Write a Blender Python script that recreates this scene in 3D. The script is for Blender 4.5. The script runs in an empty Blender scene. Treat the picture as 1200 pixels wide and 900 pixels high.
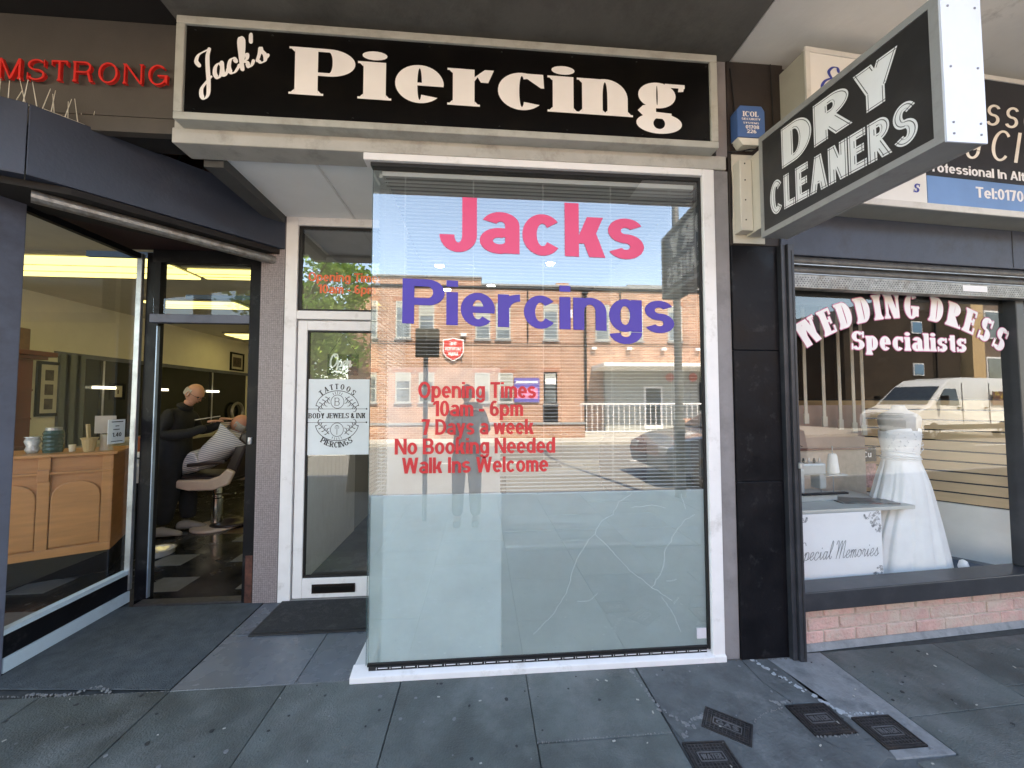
import bpy, bmesh, math, random
import numpy as np
from mathutils import Vector, Matrix
from mathutils.geometry import delaunay_2d_cdt
R = math.radians
random.seed(7)
SC = bpy.context.scene
COL = SC.collection
# ---------------------------------------------------------------- camera
cd = bpy.data.cameras.new('camera'); cam = bpy.data.objects.new('camera', cd); COL.objects.link(cam)
cam.location = (0, -2.2, 1.5); cam.rotation_euler = (R(92.479), R(0.05), R(-4.638))
cd.sensor_width = 36; cd.lens = 13.5; cd.clip_start = .02; cd.clip_end = 600
SC.camera = cam
# ---------------------------------------------------------------- sky, sun, exposure
SUN_EL, SUN_AZ = R(57), R(14)           # the sun stands behind the shops (azimuth from +y towards +x)
w = bpy.data.worlds.new("World"); SC.world = w; w.use_nodes = True
nt = w.node_tree; bg = nt.nodes['Background']; sky = nt.nodes.new('ShaderNodeTexSky')
sky.sky_type = 'NISHITA'; sky.sun_disc = False; sky.sun_elevation = SUN_EL; sky.sun_rotation = SUN_AZ
sky.air_density = 1.0; sky.dust_density = .6
nt.links.new(sky.outputs[0], bg.inputs[0]); bg.inputs[1].default_value = .15
sl = bpy.data.lights.new('sun', 'SUN'); sl.energy = 3.2; sl.angle = R(.5); sl.color = (1, .95, .87)
sun = bpy.data.objects.new('sun', sl); COL.objects.link(sun)
sd = Vector((math.sin(SUN_AZ)*math.cos(SUN_EL), math.cos(SUN_AZ)*math.cos(SUN_EL), math.sin(SUN_EL)))
sun.rotation_euler = sd.to_track_quat('Z', 'Y').to_euler(); sun.location = sd*60
SC.view_settings.view_transform = 'Standard'; SC.view_settings.look = 'None'
SC.view_settings.exposure = 2.9; SC.view_settings.gamma = 1
SC.cycles.max_bounces = 12; SC.cycles.transparent_max_bounces = 24; SC.cycles.glossy_bounces = 5; SC.cycles.diffuse_bounces = 4

SC.view_settings.use_white_balance = True; SC.view_settings.white_balance_temperature = 8200; SC.view_settings.white_balance_tint = 10
# ---------------------------------------------------------------- lettering drawn as outlines
class Sty:
    def __init__(s, a=.2, b=.17, X=.73, serif=0., k=1., gap=.09, bt=None):
        s.a, s.b, s.X, s.sf, s.k, s.gap, s.bt = a, b, X, serif, k, gap, bt or b

def glyph(ch, st):
    a, b, X, sf, k = st.a, st.b, st.X, st.sf, st.k
    P = []
    bt = st.bt
    def box(x0, y0, x1, y1): P.append([(x0, y0), (x1, y0), (x1, y1), (x0, y1)])
    def dg(x0, y0, x1, y1, w): P.append([(x0, y0), (x0+w, y0), (x1+w, y1), (x1, y1)] if y1 > y0 else [(x1, y1), (x1+w, y1), (x0+w, y0), (x0, y0)])
    def arc(cx, cy, rx, ry, t0, t1, aa=None, bb=None):
        aa = min(aa or a, rx*.96); bb = min(bb or b, ry*.9)
        n = max(3, int(abs(t1-t0)/9)); parts = 2 if abs(t1-t0) > 200 else 1
        for q in range(parts):
            u0 = t0+(t1-t0)*q/parts; u1 = t0+(t1-t0)*(q+1)/parts; m = max(2, n//parts)
            o = []; i = []
            for j in range(m+1):
                t = math.radians(u0+(u1-u0)*j/m); c, s = math.cos(t), math.sin(t)
                o.append((cx+rx*c, cy+ry*s)); i.append((cx+(rx-aa)*c, cy+(ry-bb)*s))
            P.append(o+i[::-1])
    def O(x0, y0, x1, y1, t0=0, t1=360, **q): arc((x0+x1)/2, (y0+y1)/2, (x1-x0)/2, (y1-y0)/2, t0, t1, **q)
    def ser(x, y, up, l=1, r=1, w=None):      # slab with bracket; up=1: slab sits above the line y
        if not sf: return
        w = w or a; x0 = x-sf*l; x1 = x+w+sf*r; d = bt if up else -bt
        P.append([(x0, y), (x1, y), (x1, y+d), (x0, y+d)])
        e = y+d*2.4
        if l: P.append([(x, y+d*.9), (x0+sf*.35, y+d*.9), (x-.004, e)])
        if r: P.append([(x+w, y+d*.9), (x1-sf*.35, y+d*.9), (x+w+.004, e)])
    def stem(x, y0, y1, tl=1, tr=1, bl=1, br=1):
        box(x, y0, x+a, y1)
        if bl or br: ser(x, y0, 1, bl, br)
        if tl or tr: ser(x, y1, 0, tl, tr)
    def bowlR(x0, x1, y0, y1, aa=None):
        ry = (y1-y0)/2; rx = min((x1-x0)*.75, max(ry*1.05, (aa or a)*1.15)); xc = x1-rx
        if xc > x0: box(x0, y0, xc, y0+b); box(x0, y1-b, xc, y1)
        arc(xc, (y0+y1)/2, rx, ry, -90, 90, aa)
    def arch(x0, x1, top, dn):
        rx = (x1-x0)/2; ry = min(rx*1.0, .42)
        arc((x0+x1)/2, top-ry, rx, ry, 0, 180, None, b); box(x1-a, dn, x1, top-ry+.002)
    def dot(x, y, w, h):
        if sf: P.append([(x+w/2+w/2*1.12*math.cos(t*math.pi/9), y+h/2+h/2*math.sin(t*math.pi/9)) for t in range(18)])
        else: box(x, y, x+w, y+h)
    W = .68*k; w = .58*k
    s = sf
    if ch == ' ': return [], .3*k
    if ch in 'Il': stem(0, 0, 1, 1, ch == 'I', 1, 1); adv = a
    elif ch == 'i': stem(0, 0, X, 1, 0, 1, 1); dot(0, .86 if not sf else .84, a, .14 if not sf else .19); adv = a
    elif ch == '1': box(.16*k, 0, .16*k+a, 1); P.append([(0, .70), (0, .84), (.17*k, 1), (.17*k+.02, .80)]); adv = .16*k+a; ser(.16*k, 0, 1)
    elif ch == 'P': stem(0, 0, 1, 1, 0); bowlR(a*.6, W+.02, .42, 1); adv = W
    elif ch == 'R':
        stem(0, 0, 1, 1, 0, 1, .6); bowlR(a*.6, W, .45, 1); dg(W-a*1.0+.03, 0, W-a*1.9, .47, a*1.08); adv = W+.04
        if sf: ser(W-a+.05, 0, 1, .2, .8)
    elif ch == 'B': stem(0, 0, 1, 1, 0, 1, 0); bowlR(a*.6, W-.03, .5-b*.45, 1); bowlR(a*.6, W+.01, 0, .5+b*.45); adv = W+.01
    elif ch == 'D': stem(0, 0, 1, 1, 0, 1, 0); bowlR(a*.6, W+.03, 0, 1); adv = W+.03
    elif ch == 'O' or ch == '0': q = W+.1 if ch == 'O' else .56*k; O(0, -.01, q, 1.01); adv = q
    elif ch == 'C':
        O(0, -.01, W+.06, 1.01, 42, 318); adv = W+.04
        if sf: box(W-.02, .66, W-.02+bt, 1)
    elif ch == 'G': O(0, -.01, W+.1, 1.01, 45, 345); box(W+.1-a, .1, W+.1, .5); box(W*.55, .5-b, W+.1+s*.4, .5); adv = W+.1+s*.4
    elif ch == 'S' or ch == '8':
        h = .5+b/2; q = W if ch == 'S' else .58*k
        if ch == '8': O(.02, 1-h+.01, q-.02, 1.01); O(0, -.01, q, h)
        else:
            O(.02, 1-h, q-.01, 1.01, 28, 270, aa=a*.95); O(0, -.01, q, h, 90, -152)
            if sf: box(q-bt-.01, .66, q-.01, 1); box(0, 0, bt, .34)
        adv = q
    elif ch == 's':
        h = X/2+b/2; q = .54*k
        O(.01, X-h, q-.01, X+.01, 25, 270, aa=a*.92); O(0, -.01, q, h, 90, -155)
        if sf: box(q-bt*1.1, X*.66, q, X); box(0, 0, bt, X*.34)
        adv = q
    elif ch == 'J': q = .52*k; box(q-a, .3, q, 1); O(0, -.01, q, .62, 180, 360); adv = q
    elif ch == 'L': stem(0, 0, 1, 1, 1, 1, 0); box(0, 0, .56*k, b); adv = .56*k; (box(.56*k-bt, 0, .56*k, .28) if sf else 0)
    elif ch in 'EF':
        q = .6*k; stem(0, 0, 1, 1, 0, 1, 0); box(a*.5, 1-b, q, 1); box(a*.5, .5-b/2+.02, q-.06, .5+b/2+.02)
        if ch == 'E': box(0, 0, q+.02, b)
        if sf: box(q-bt, .74, q, 1); box(q-bt*1.2-.06, .38, q-.06, .66); box(q+.02-bt, 0, q+.02, .28)
        adv = q+.02
    elif ch == 'T':
        q = .62*k; stem(q/2-a/2, 0, 1, 0, 0); box(0, 1-b, q, 1); adv = q
        if sf: box(0, .76, bt, 1); box(q-bt, .76, q, 1)
    elif ch == 'H': stem(0, 0, 1); stem(W-a, 0, 1); box(a/2, .5-b/2, W-a/2, .5+b/2); adv = W
    elif ch == 'N':
        t = a if not sf else max(a*.45, b)
        W += .05; box(0, 0, t, 1); box(W-t, 0, W, 1); dg(W-a*1.0, 0, 0, 1, a*1.0); adv = W
        ser(0, 0, 1, 1, 1, t); ser(W-t, 1, 0, 1, 1, t); ser(0, 1, 0, 1, 0, t)
    elif ch == 'M':
        q = W+.14; t = a if not sf else max(a*.5, b)
        box(0, 0, t, 1); box(q-a, 0, q, 1); dg(q/2-t/2, 0, 0, 1, t*1.1); dg(q/2-a/2, 0, q-a*1.1, 1, a*1.1); adv = q
        ser(0, 0, 1, 1, 1, t); ser(q-a, 0, 1)
    elif ch in 'WwVv':
        H = 1 if ch in 'WV' else X; t = a if not sf else max(a*.5, b)
        q = (1.0 if ch in 'Ww' else .66)*k*(1 if H == 1 else .78)
        if ch in 'Ww':
            dg(q*.25-a*.45, 0, 0, H, a); dg(q*.25-a*.45, 0, q*.5-t/2, H, t); dg(q*.75-t*.55, 0, q*.5-a/2, H, a); dg(q*.75-t*.55, 0, q-t, H, t)
        else: dg(q/2-a/2, 0, 0, H, a); dg(q/2-a/2, 0, q-t, H, t)
        if sf: ser(0, H, 0, 1, 1); ser(q-t, H, 0, 1, 1, t)
        adv = q
    elif ch == 'A':
        q = W+.08; t = a if not sf else max(a*.5, b)
        dg(0, 0, q/2-t/2, 1, t); dg(q-a, 0, q/2-a/2, 1, a); box(q*.2, .22, q*.8, .22+b*.95); adv = q
        if sf: ser(0, 0, 1, 1, 1, t); ser(q-a, 0, 1)
    elif ch == 'Y': q = W; stem(q/2-a/2, 0, .5, 0, 0); dg(q/2-a/2, .38, 0, 1, a*1.05); dg(q/2-a/2, .38, q-a*1.05, 1, a*1.05); adv = q
    elif ch == 'K': stem(0, 0, 1); dg(a*.8, .38, W-a*1.1, 1, a*1.1); dg(W-a*1.1, 0, a*1.1, .62, a*1.1); adv = W
    elif ch == 'k': stem(0, 0, 1, 1, 0); q = w-.02; dg(a*.75, .25, q-a*1.15, X, a*1.15); dg(q-a*1.0, 0, a*1.05, X*.62, a*1.15); adv = q+.03
    elif ch == 'U': box(0, .35, a, 1); box(W-a, .35, W, 1); O(0, -.01, W, .72, 180, 360); adv = W
    elif ch == '&': O(.05, .48, .5*k, 1.01); O(0, -.01, .55*k, .58); dg(.5*k, 0, .1, .7, a); adv = .66*k
    elif ch == '-': box(0, .3, .32*k, .3+b); adv = .32*k
    elif ch == ':': box(0, 0, a, .17); box(0, X-.17, a, X); adv = a
    elif ch == '.': box(0, 0, a, .17); adv = a
    elif ch == "'": box(0, .7, a*.7, 1); adv = a*.7
    elif ch == '7': q = .54*k; box(0, 1-b, q, 1); dg(q*.22, 0, q-a*1.1, 1-b*.5, a*1.08); adv = q
    elif ch == '6': q = .56*k; O(0, -.01, q, .64); O(0, -.01, q+.02, 1.01, 60, 200); box(0, .3, a*.98, .62); adv = q
    elif ch == '2': q = .56*k; O(0, .4, q, 1.01, -25, 165); P.append([(0, 0), (a*1.2, b*.5), (q-.02, .5), (q-a*1.0, .56), (0, b)]); box(0, 0, q, b); adv = q
    elif ch == '4': q = .6*k; box(q*.55, 0, q*.55+a, 1); box(0, .22, q, .22+b); dg(0, .25, q*.55, 1, a*.8); adv = q
    elif ch == 'o': O(0, -.01, w+.02, X+.01); adv = w+.02
    elif ch == 'c':
        O(0, -.01, w, X+.01, 40, 322) if not sf else (O(0, -.01, w+.02, X+.01, 52, 318), P.append([(w*.58, X), (w*.97, X), (w*.99, X*.62), (w*.92, X*.62), (w*.62, X*.86)]))
        adv = w-.01
    elif ch == 'e': O(0, -.01, w, X+.01, 0, 318); box(a*.7, X*.5-b*.45, w-.005, X*.5+b*.45); adv = w
    elif ch == 'a':
        q = w-.02; box(q-a, .0, q, X*.70); O(.03, X-.48, q, X+.01, -4, 158)
        O(0, -.01, q*.98, X*.62, 60, 330, aa=a*.9); box(q*.4, X*.62-b*.95, q-a*.5, X*.62-.004)
        if sf: ser(q-a, 0, 1, 0, 1)
        adv = q
    elif ch == 'd': q = w+.01; stem(q-a, 0, 1, 1, 0, 0, 1); O(0, -.01, q-.03, X+.01); adv = q
    elif ch == 'b': q = w+.01; box(0, 0, a, 1); O(.03, -.01, q, X+.01); adv = q
    elif ch == 'p': q = w+.02; stem(0, -.27, X, 1, 0); O(.02, -.01, q, X+.01); adv = q
    elif ch == 'g':
        if sf:
            q = w+.0; O(.03*k, X*.3, q*.9, X+.02); box(q*.66, X-.075, q+.1, X+.01); P.append([(q*.98, X+.01), (q+.1, X+.01), (q+.07, X*.82), (q*.96, X*.8)])
            O(0, -.34, q+.03, X*.26, b=None) if False else arc((q+.03)/2, -.1, (q+.03)/2, .23, 0, 360, a*.85, b*1.5)
            P.append([(.09*k, X*.36), (.26*k, X*.42), (.26*k, .06), (.10*k, .04), (.02*k, .17)])
            P.append([(.1*k, .02), (.1*k, .17), (q*.8, .14), (q*.8, -.0)]); adv = q+.1
        else: q = w+.01; box(q-a, .0, q, X); O(0, -.01, q-.02, X+.01); O(.0, -.29, q, .26, 190, 360); adv = q
    elif ch in 'nhr':
        t = X if ch != 'h' else 1
        if ch == 'r':
            stem(0, 0, X, 1, 0); q = .4*k
            if sf: q = .5*k; P.append([(a*.9, X*.6), (a*.9, X*.75), (q*.78, X+.01), (q, X+.01), (q*.86, X*.66), (q*.68, X*.66), (q*.6, X*.8)])
            else: arc(q*.98, X-.3, q-.03, .31, 92, 180)
            adv = q-sf*.9
        else: stem(0, 0, t, 1, 0); arch(0, w+.01, X+.01, 0); ser(w+.01-a, 0, 1); adv = w+.01
    elif ch == 'm': q = w*.86; stem(0, 0, X, 1, 0); arch(0, q, X+.01, 0); arch(q-a, 2*q-a, X+.01, 0); adv = 2*q-a; ser(q-a, 0, 1); ser(2*q-2*a, 0, 1)
    elif ch == 'u': box(w-a, 0, w, X); box(0, .3, a, X); O(0, -.01, w-.01, .56, 180, 360); adv = w
    elif ch == 'y': q = w; dg(q/2-a*.42, .02, 0, X, a); dg(q/2-a*.9, -.27, q-a, X, a); box(.02, -.29, q/2-a*.35, -.29+b); adv = q
    elif ch == 't': q = .34*k; box(.08*k, .1, .08*k+a, .93); box(0, X-b, q, X); arc(.08*k+.15*k+a*.3, .2, .15*k+a*.3, .21, 180, 285); adv = q
    elif ch == 'f': q = .34*k; box(.08*k, 0, .08*k+a, .8); box(0, X-b, q, X); arc(.08*k+.2*k, .72, .2*k, .29, 95, 180); adv = q
    else: box(0, 0, .4*k, .1); adv = .4*k
    return P, adv+(s*.9 if sf else 0)

def tri_union(polys):
    vs = []; fs = []
    for p in polys:
        p = [q for i, q in enumerate(p) if (q[0]-p[i-1][0])**2+(q[1]-p[i-1][1])**2 > 1e-12]
        if len(p) < 3: continue
        ar = sum(p[i-1][0]*p[i][1]-p[i][0]*p[i-1][1] for i in range(len(p)))
        if abs(ar) < 1e-9: continue
        if ar < 0: p = p[::-1]
        n = len(vs); vs += [Vector(q) for q in p]; fs.append(list(range(n, n+len(p))))
    if not fs: return [], []
    r = delaunay_2d_cdt(vs, [], fs, 0, 1e-6)
    ov, of = [(v.x, v.y) for v in r[0]], [tuple(f) for f in r[2]]
    cx = np.array([sum(ov[i][0] for i in f)/len(f) for f in of]); cy = np.array([sum(ov[i][1] for i in f)/len(f) for f in of])
    keep = np.zeros(len(of), bool)
    for f in fs:                     # non-zero winding against every outline
        p = np.array([(vs[i][0], vs[i][1]) for i in f]); m = (~keep) & (cx > p[:, 0].min()) & (cx < p[:, 0].max()) & (cy > p[:, 1].min()) & (cy < p[:, 1].max())
        ix = np.nonzero(m)[0]
        if not len(ix): continue
        X, Y = cx[ix][:, None], cy[ix][:, None]; q = np.roll(p, -1, 0); x0, y0, x1, y1 = p[:, 0], p[:, 1], q[:, 0], q[:, 1]
        L_ = (x1-x0)*(Y-y0)-(X-x0)*(y1-y0); w = ((y0 <= Y) & (y1 > Y) & (L_ > 0)).sum(1)-((y0 > Y) & (y1 <= Y) & (L_ < 0)).sum(1)
        keep[ix[w != 0]] = True
    return ov, [f for f, k in zip(of, keep) if k]

def layout(s, st, h=1.):
    out = []; x = 0
    for ch in s:
        P, adv = glyph(ch, st)
        out.append(([[(px*h, py*h) for px, py in p] for p in P], x*h, adv*h)); x += adv+(st.gap if ch != ' ' else 0)
    return out, (x-st.gap)*h

SCRIPT = {  # centre lines of a brush script, pen-up between lists; x-height .45, cap 1
 'J': ([[(.12,.62),(.05,.78),(.18,.95),(.42,1.0),(.62,1.02)], [(.62,1.02),(.5,.8),(.42,.4),(.36,.0),(.26,-.38),(.1,-.5),(.0,-.38),(.06,-.15),(.3,.02),(.5,.12)]], .56),
 'a': ([[(.36,.36),(.24,.45),(.1,.36),(.04,.16),(.12,.0),(.26,.08),(.36,.3)], [(.38,.44),(.34,.16),(.38,.0),(.5,.08),(.56,.16)]], .52),
 'c': ([[(.34,.34),(.28,.45),(.14,.42),(.04,.22),(.08,.02),(.22,-.01),(.38,.1),(.44,.16)]], .42),
 'k': ([[(.02,.1),(.2,.5),(.3,.9),(.22,1.04),(.14,.9),(.1,.5),(.06,.0)], [(.08,.2),(.22,.42),(.34,.42),(.3,.28),(.14,.22)], [(.14,.22),(.28,.16),(.32,.0),(.44,.02),(.54,.14)]], .5),
 's': ([[(.0,.1),(.14,.3),(.22,.48),(.24,.36),(.34,.2),(.3,.02),(.16,-.01),(.06,.06)], [(.28,.04),(.4,.1),(.46,.16)]], .42),
 'z': ([[(.2,.44),(.12,.48),(.1,.36),(.3,.24),(.28,.04),(.12,-.02),(.0,.08)]], .36),
 "'": ([[(.12,1.02),(.10,.98),(.05,.78)]], .1),
 'O': ([[(.5,.94),(.24,.98),(.04,.6),(.1,.12),(.34,-.01),(.6,.3),(.62,.72),(.46,.98),(.3,.9),(.4,.74),(.66,.78)]], .68),
 'p': ([[(.0,.3),(.1,.46),(.08,.2),(.02,-.4)], [(.06,.1),(.18,.42),(.34,.44),(.4,.22),(.28,.02),(.12,.02)], [(.3,.04),(.44,.06),(.5,.14)]], .48),
 'e': ([[(.02,.14),(.22,.22),(.32,.36),(.24,.46),(.1,.38),(.04,.16),(.14,.0),(.3,.04),(.42,.16)]], .4),
 'n': ([[(.0,.3),(.08,.45),(.08,.2),(.04,.0)], [(.05,.14),(.18,.4),(.3,.44),(.3,.2),(.3,.02),(.4,.03),(.48,.16)]], .46),
 'S': ([[(.66,.86),(.56,1.0),(.36,1.0),(.26,.8),(.4,.56),(.5,.32),(.4,.04),(.16,-.02),(.0,.12),(.08,.26)]], .66),
 'i': ([[(.02,.14),(.1,.44),(.1,.14),(.16,.0),(.28,.1),(.32,.16)], [(.14,.62),(.15,.66)]], .3),
 'l': ([[(.02,.14),(.22,.6),(.26,.95),(.16,1.0),(.1,.6),(.1,.1),(.2,.0),(.3,.14)]], .28),
 'M': ([[(-.08,.8),(.0,1.0),(.12,.96),(.16,.5),(.1,.0)], [(.14,.2),(.3,.8),(.44,1.0),(.46,.6),(.42,.0)], [(.44,.2),(.6,.8),(.76,1.0),(.78,.5),(.78,.06),(.9,.02),(1.0,.14)]], .98),
 'm': ([[(.0,.3),(.08,.45),(.08,.2),(.04,.0)], [(.05,.14),(.16,.4),(.27,.44),(.27,.2),(.25,.0)], [(.26,.14),(.37,.4),(.48,.44),(.48,.2),(.48,.02),(.58,.03),(.66,.16)]], .64),
 'o': ([[(.28,.44),(.1,.4),(.03,.16),(.16,.0),(.34,.12),(.36,.34),(.24,.44),(.3,.34),(.46,.36)]], .44),
 'r': ([[(.0,.14),(.1,.46),(.14,.38),(.26,.4),(.24,.2),(.26,.02),(.38,.06),(.42,.16)]], .4),
 'E': ([[(.6,.86),(.5,1.0),(.3,.98),(.18,.78),(.36,.56),(.46,.56)], [(.38,.55),(.12,.4),(.04,.16),(.2,-.02),(.44,.04),(.58,.2)]], .62),
 'x': ([[(.0,.34),(.08,.45),(.18,.3),(.24,.08),(.34,.0),(.42,.1)], [(.38,.44),(.2,.22),(.02,.0)]], .44),
 'g': ([[(.34,.36),(.22,.45),(.08,.36),(.04,.16),(.12,.02),(.26,.08),(.36,.32)], [(.37,.44),(.34,.1),(.28,-.3),(.12,-.42),(.02,-.3)]], .46),
 'C': ([[(.62,.8),(.56,.98),(.36,1.0),(.1,.7),(.04,.3),(.2,.0),(.44,.02),(.62,.2)]], .64),
}
def spline(pts, n=6):
    out = []
    for i in range(len(pts)-1):
        p0 = pts[max(i-1, 0)]; p1 = pts[i]; p2 = pts[i+1]; p3 = pts[min(i+2, len(pts)-1)]
        for j in range(n):
            t = j/n
            out.append(tuple(.5*((2*p1[c])+(-p0[c]+p2[c])*t+(2*p0[c]-5*p1[c]+4*p2[c]-p3[c])*t*t+(-p0[c]+3*p1[c]-3*p2[c]+p3[c])*t**3) for c in (0, 1)))
    out.append(tuple(pts[-1])); return out
def ribbon(pts, w0, w1):
    """thick line; full width w0 going down, w1 going sideways"""
    P = []
    wid = []
    for i in range(len(pts)):
        a = pts[max(i-1, 0)]; b = pts[min(i+1, len(pts)-1)]; dx, dy = b[0]-a[0], b[1]-a[1]; L = math.hypot(dx, dy) or 1
        f = abs(dy)/L; wid.append(((w1+(w0-w1)*f**1.5)/2, -dy/L, dx/L))
    for i in range(len(pts)-1):
        (x0, y0), (x1, y1) = pts[i], pts[i+1]; (r0, nx0, ny0), (r1, nx1, ny1) = wid[i], wid[i+1]
        P.append([(x0+nx0*r0, y0+ny0*r0), (x0-nx0*r0, y0-ny0*r0), (x1-nx1*r1, y1-ny1*r1), (x1+nx1*r1, y1+ny1*r1)])
    for i in (0, len(pts)-1):
        r = wid[i][0]; P.append([(pts[i][0]+r*math.cos(t*math.pi/4), pts[i][1]+r*math.sin(t*math.pi/4)) for t in range(8)])
    return P
def script(s, h=1., w0=.12, w1=.04, slant=.28, gap=0.):
    P = []; x = 0
    for ch in s:
        if ch == ' ': x += .35; continue
        if ch == "'": x -= .02
        st, adv = SCRIPT[ch]
        for l in st:
            q = [(px+x+py*slant, py) for px, py in l]
            P += [[(u*h, v*h) for u, v in p] for p in ribbon(spline(q, 5), w0, w1)]
        x += adv+gap
    return P, x*h
# ---------------------------------------------------------------- materials
MC = {}
def lin(c):
    if isinstance(c, str): c = [int(c[i:i+2], 16)/255 for i in (0, 2, 4)]
    return [(x/12.92 if x <= .04045 else ((x+.055)/1.055)**2.4) for x in c]
def mat(name, col, rough=.5, metal=0., var=.12, scale=6., bump=0., bscale=None, emit=0., spec=.5, coat=0., pvar=0., dirt=None, stretch=(1, 1, 1), dscale=2.2, dlo=.5, dhi=.68, rvar=0.):
    """principled with noise-broken colour; dirt = (colour, amount)"""
    if name in MC: return MC[name]
    m = bpy.data.materials.new(name); m.use_nodes = True; nt = m.node_tree; n = nt.nodes; L = nt.links.new
    b = n['Principled BSDF']; col = lin(col) if isinstance(col, str) else list(col)
    geo = n.new('ShaderNodeNewGeometry'); mp = n.new('ShaderNodeMapping'); mp.inputs['Scale'].default_value = stretch; L(geo.outputs['Position'], mp.inputs[0])
    nz = n.new('ShaderNodeTexNoise'); nz.inputs['Scale'].default_value = scale; nz.inputs['Detail'].default_value = 6; nz.inputs['Roughness'].default_value = .62
    L(mp.outputs[0], nz.inputs['Vector'])
    cr = n.new('ShaderNodeValToRGB'); e = cr.color_ramp.elements
    e[0].position = .3; e[1].position = .7
    e[0].color = [max(0, c*(1-var)) for c in col]+[1]; e[1].color = [min(1, c*(1+var)) for c in col]+[1]
    L(nz.outputs[0], cr.inputs[0]); out = cr.outputs[0]
    if pvar:
        oi = n.new('ShaderNodeObjectInfo'); hs = n.new('ShaderNodeHueSaturation'); mr = n.new('ShaderNodeMapRange')
        mr.inputs[3].default_value = 1-pvar; mr.inputs[4].default_value = 1+pvar; L(oi.outputs['Random'], mr.inputs[0]); L(mr.outputs[0], hs.inputs['Value']); L(out, hs.inputs['Color']); out = hs.outputs[0]
    if dirt:
        dz = n.new('ShaderNodeTexNoise'); dz.inputs['Scale'].default_value = dscale; dz.inputs['Detail'].default_value = 9; dz.inputs['Roughness'].default_value = .7; L(mp.outputs[0], dz.inputs['Vector'])
        mr = n.new('ShaderNodeMapRange'); mr.inputs[1].default_value = dlo; mr.inputs[2].default_value = dhi; mr.inputs[4].default_value = dirt[1]; L(dz.outputs[0], mr.inputs[0])
        mx = n.new('ShaderNodeMixRGB'); mx.inputs[2].default_value = (lin(dirt[0]) if isinstance(dirt[0], str) else list(dirt[0]))+[1]
        L(mr.outputs[0], mx.inputs[0]); L(out, mx.inputs[1]); out = mx.outputs[0]
    L(out, b.inputs['Base Color'])
    b.inputs['Roughness'].default_value = rough; b.inputs['Metallic'].default_value = metal; b.inputs['Specular IOR Level'].default_value = spec
    b.inputs['Coat Weight'].default_value = coat
    if rvar:
        mr = n.new('ShaderNodeMapRange'); mr.inputs[1].default_value = .35; mr.inputs[2].default_value = .65; mr.inputs[3].default_value = max(.02, rough-rvar); mr.inputs[4].default_value = min(1, rough+rvar); L(nz.outputs[0], mr.inputs[0]); L(mr.outputs[0], b.inputs['Roughness'])
    if bump:
        bz = n.new('ShaderNodeTexNoise'); bz.inputs['Scale'].default_value = bscale or scale*4; bz.inputs['Detail'].default_value = 5; L(mp.outputs[0], bz.inputs['Vector'])
        bp = n.new('ShaderNodeBump'); bp.inputs['Strength'].default_value = bump; bp.inputs['Distance'].default_value = .01; L(bz.outputs[0], bp.inputs['Height']); L(bp.outputs[0], b.inputs['Normal'])
    if emit: L(out, b.inputs['Emission Color']); b.inputs['Emission Strength'].default_value = emit
    MC[name] = m; return m
def glass(name, base=.14, tint=(.93, .96, .95), gain=1., ior=1.5, wob=0.):
    if name in MC: return MC[name]
    m = bpy.data.materials.new(name); m.use_nodes = True; nt = m.node_tree; n = nt.nodes; L = nt.links.new; n.remove(n['Principled BSDF'])
    lw = n.new('ShaderNodeLayerWeight'); lw.inputs[0].default_value = .5; pw = n.new('ShaderNodeMath'); pw.operation = 'POWER'; pw.inputs[1].default_value = 4.; L(lw.outputs['Facing'], pw.inputs[0])
    ad = n.new('ShaderNodeMath'); ad.operation = 'MULTIPLY_ADD'; ad.use_clamp = True; ad.inputs[1].default_value = gain*.7; ad.inputs[2].default_value = base; L(pw.outputs[0], ad.inputs[0])
    tr = n.new('ShaderNodeBsdfTransparent'); tr.inputs[0].default_value = (*tint, 1); gl = n.new('ShaderNodeBsdfGlossy'); gl.inputs['Roughness'].default_value = 0; gl.inputs[0].default_value = (.96, .98, 1, 1)
    if wob:
        geo = n.new('ShaderNodeNewGeometry'); nz = n.new('ShaderNodeTexNoise'); nz.inputs['Scale'].default_value = 1.1; nz.inputs['Detail'].default_value = 1; L(geo.outputs['Position'], nz.inputs['Vector'])
        bp = n.new('ShaderNodeBump'); bp.inputs['Strength'].default_value = wob; bp.inputs['Distance'].default_value = .01; L(nz.outputs[0], bp.inputs['Height']); L(bp.outputs[0], gl.inputs['Normal'])
    mx = n.new('ShaderNodeMixShader'); L(ad.outputs[0], mx.inputs[0]); L(tr.outputs[0], mx.inputs[1]); L(gl.outputs[0], mx.inputs[2]); L(mx.outputs[0], n['Material Output'].inputs[0])
    MC[name] = m; return m
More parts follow.
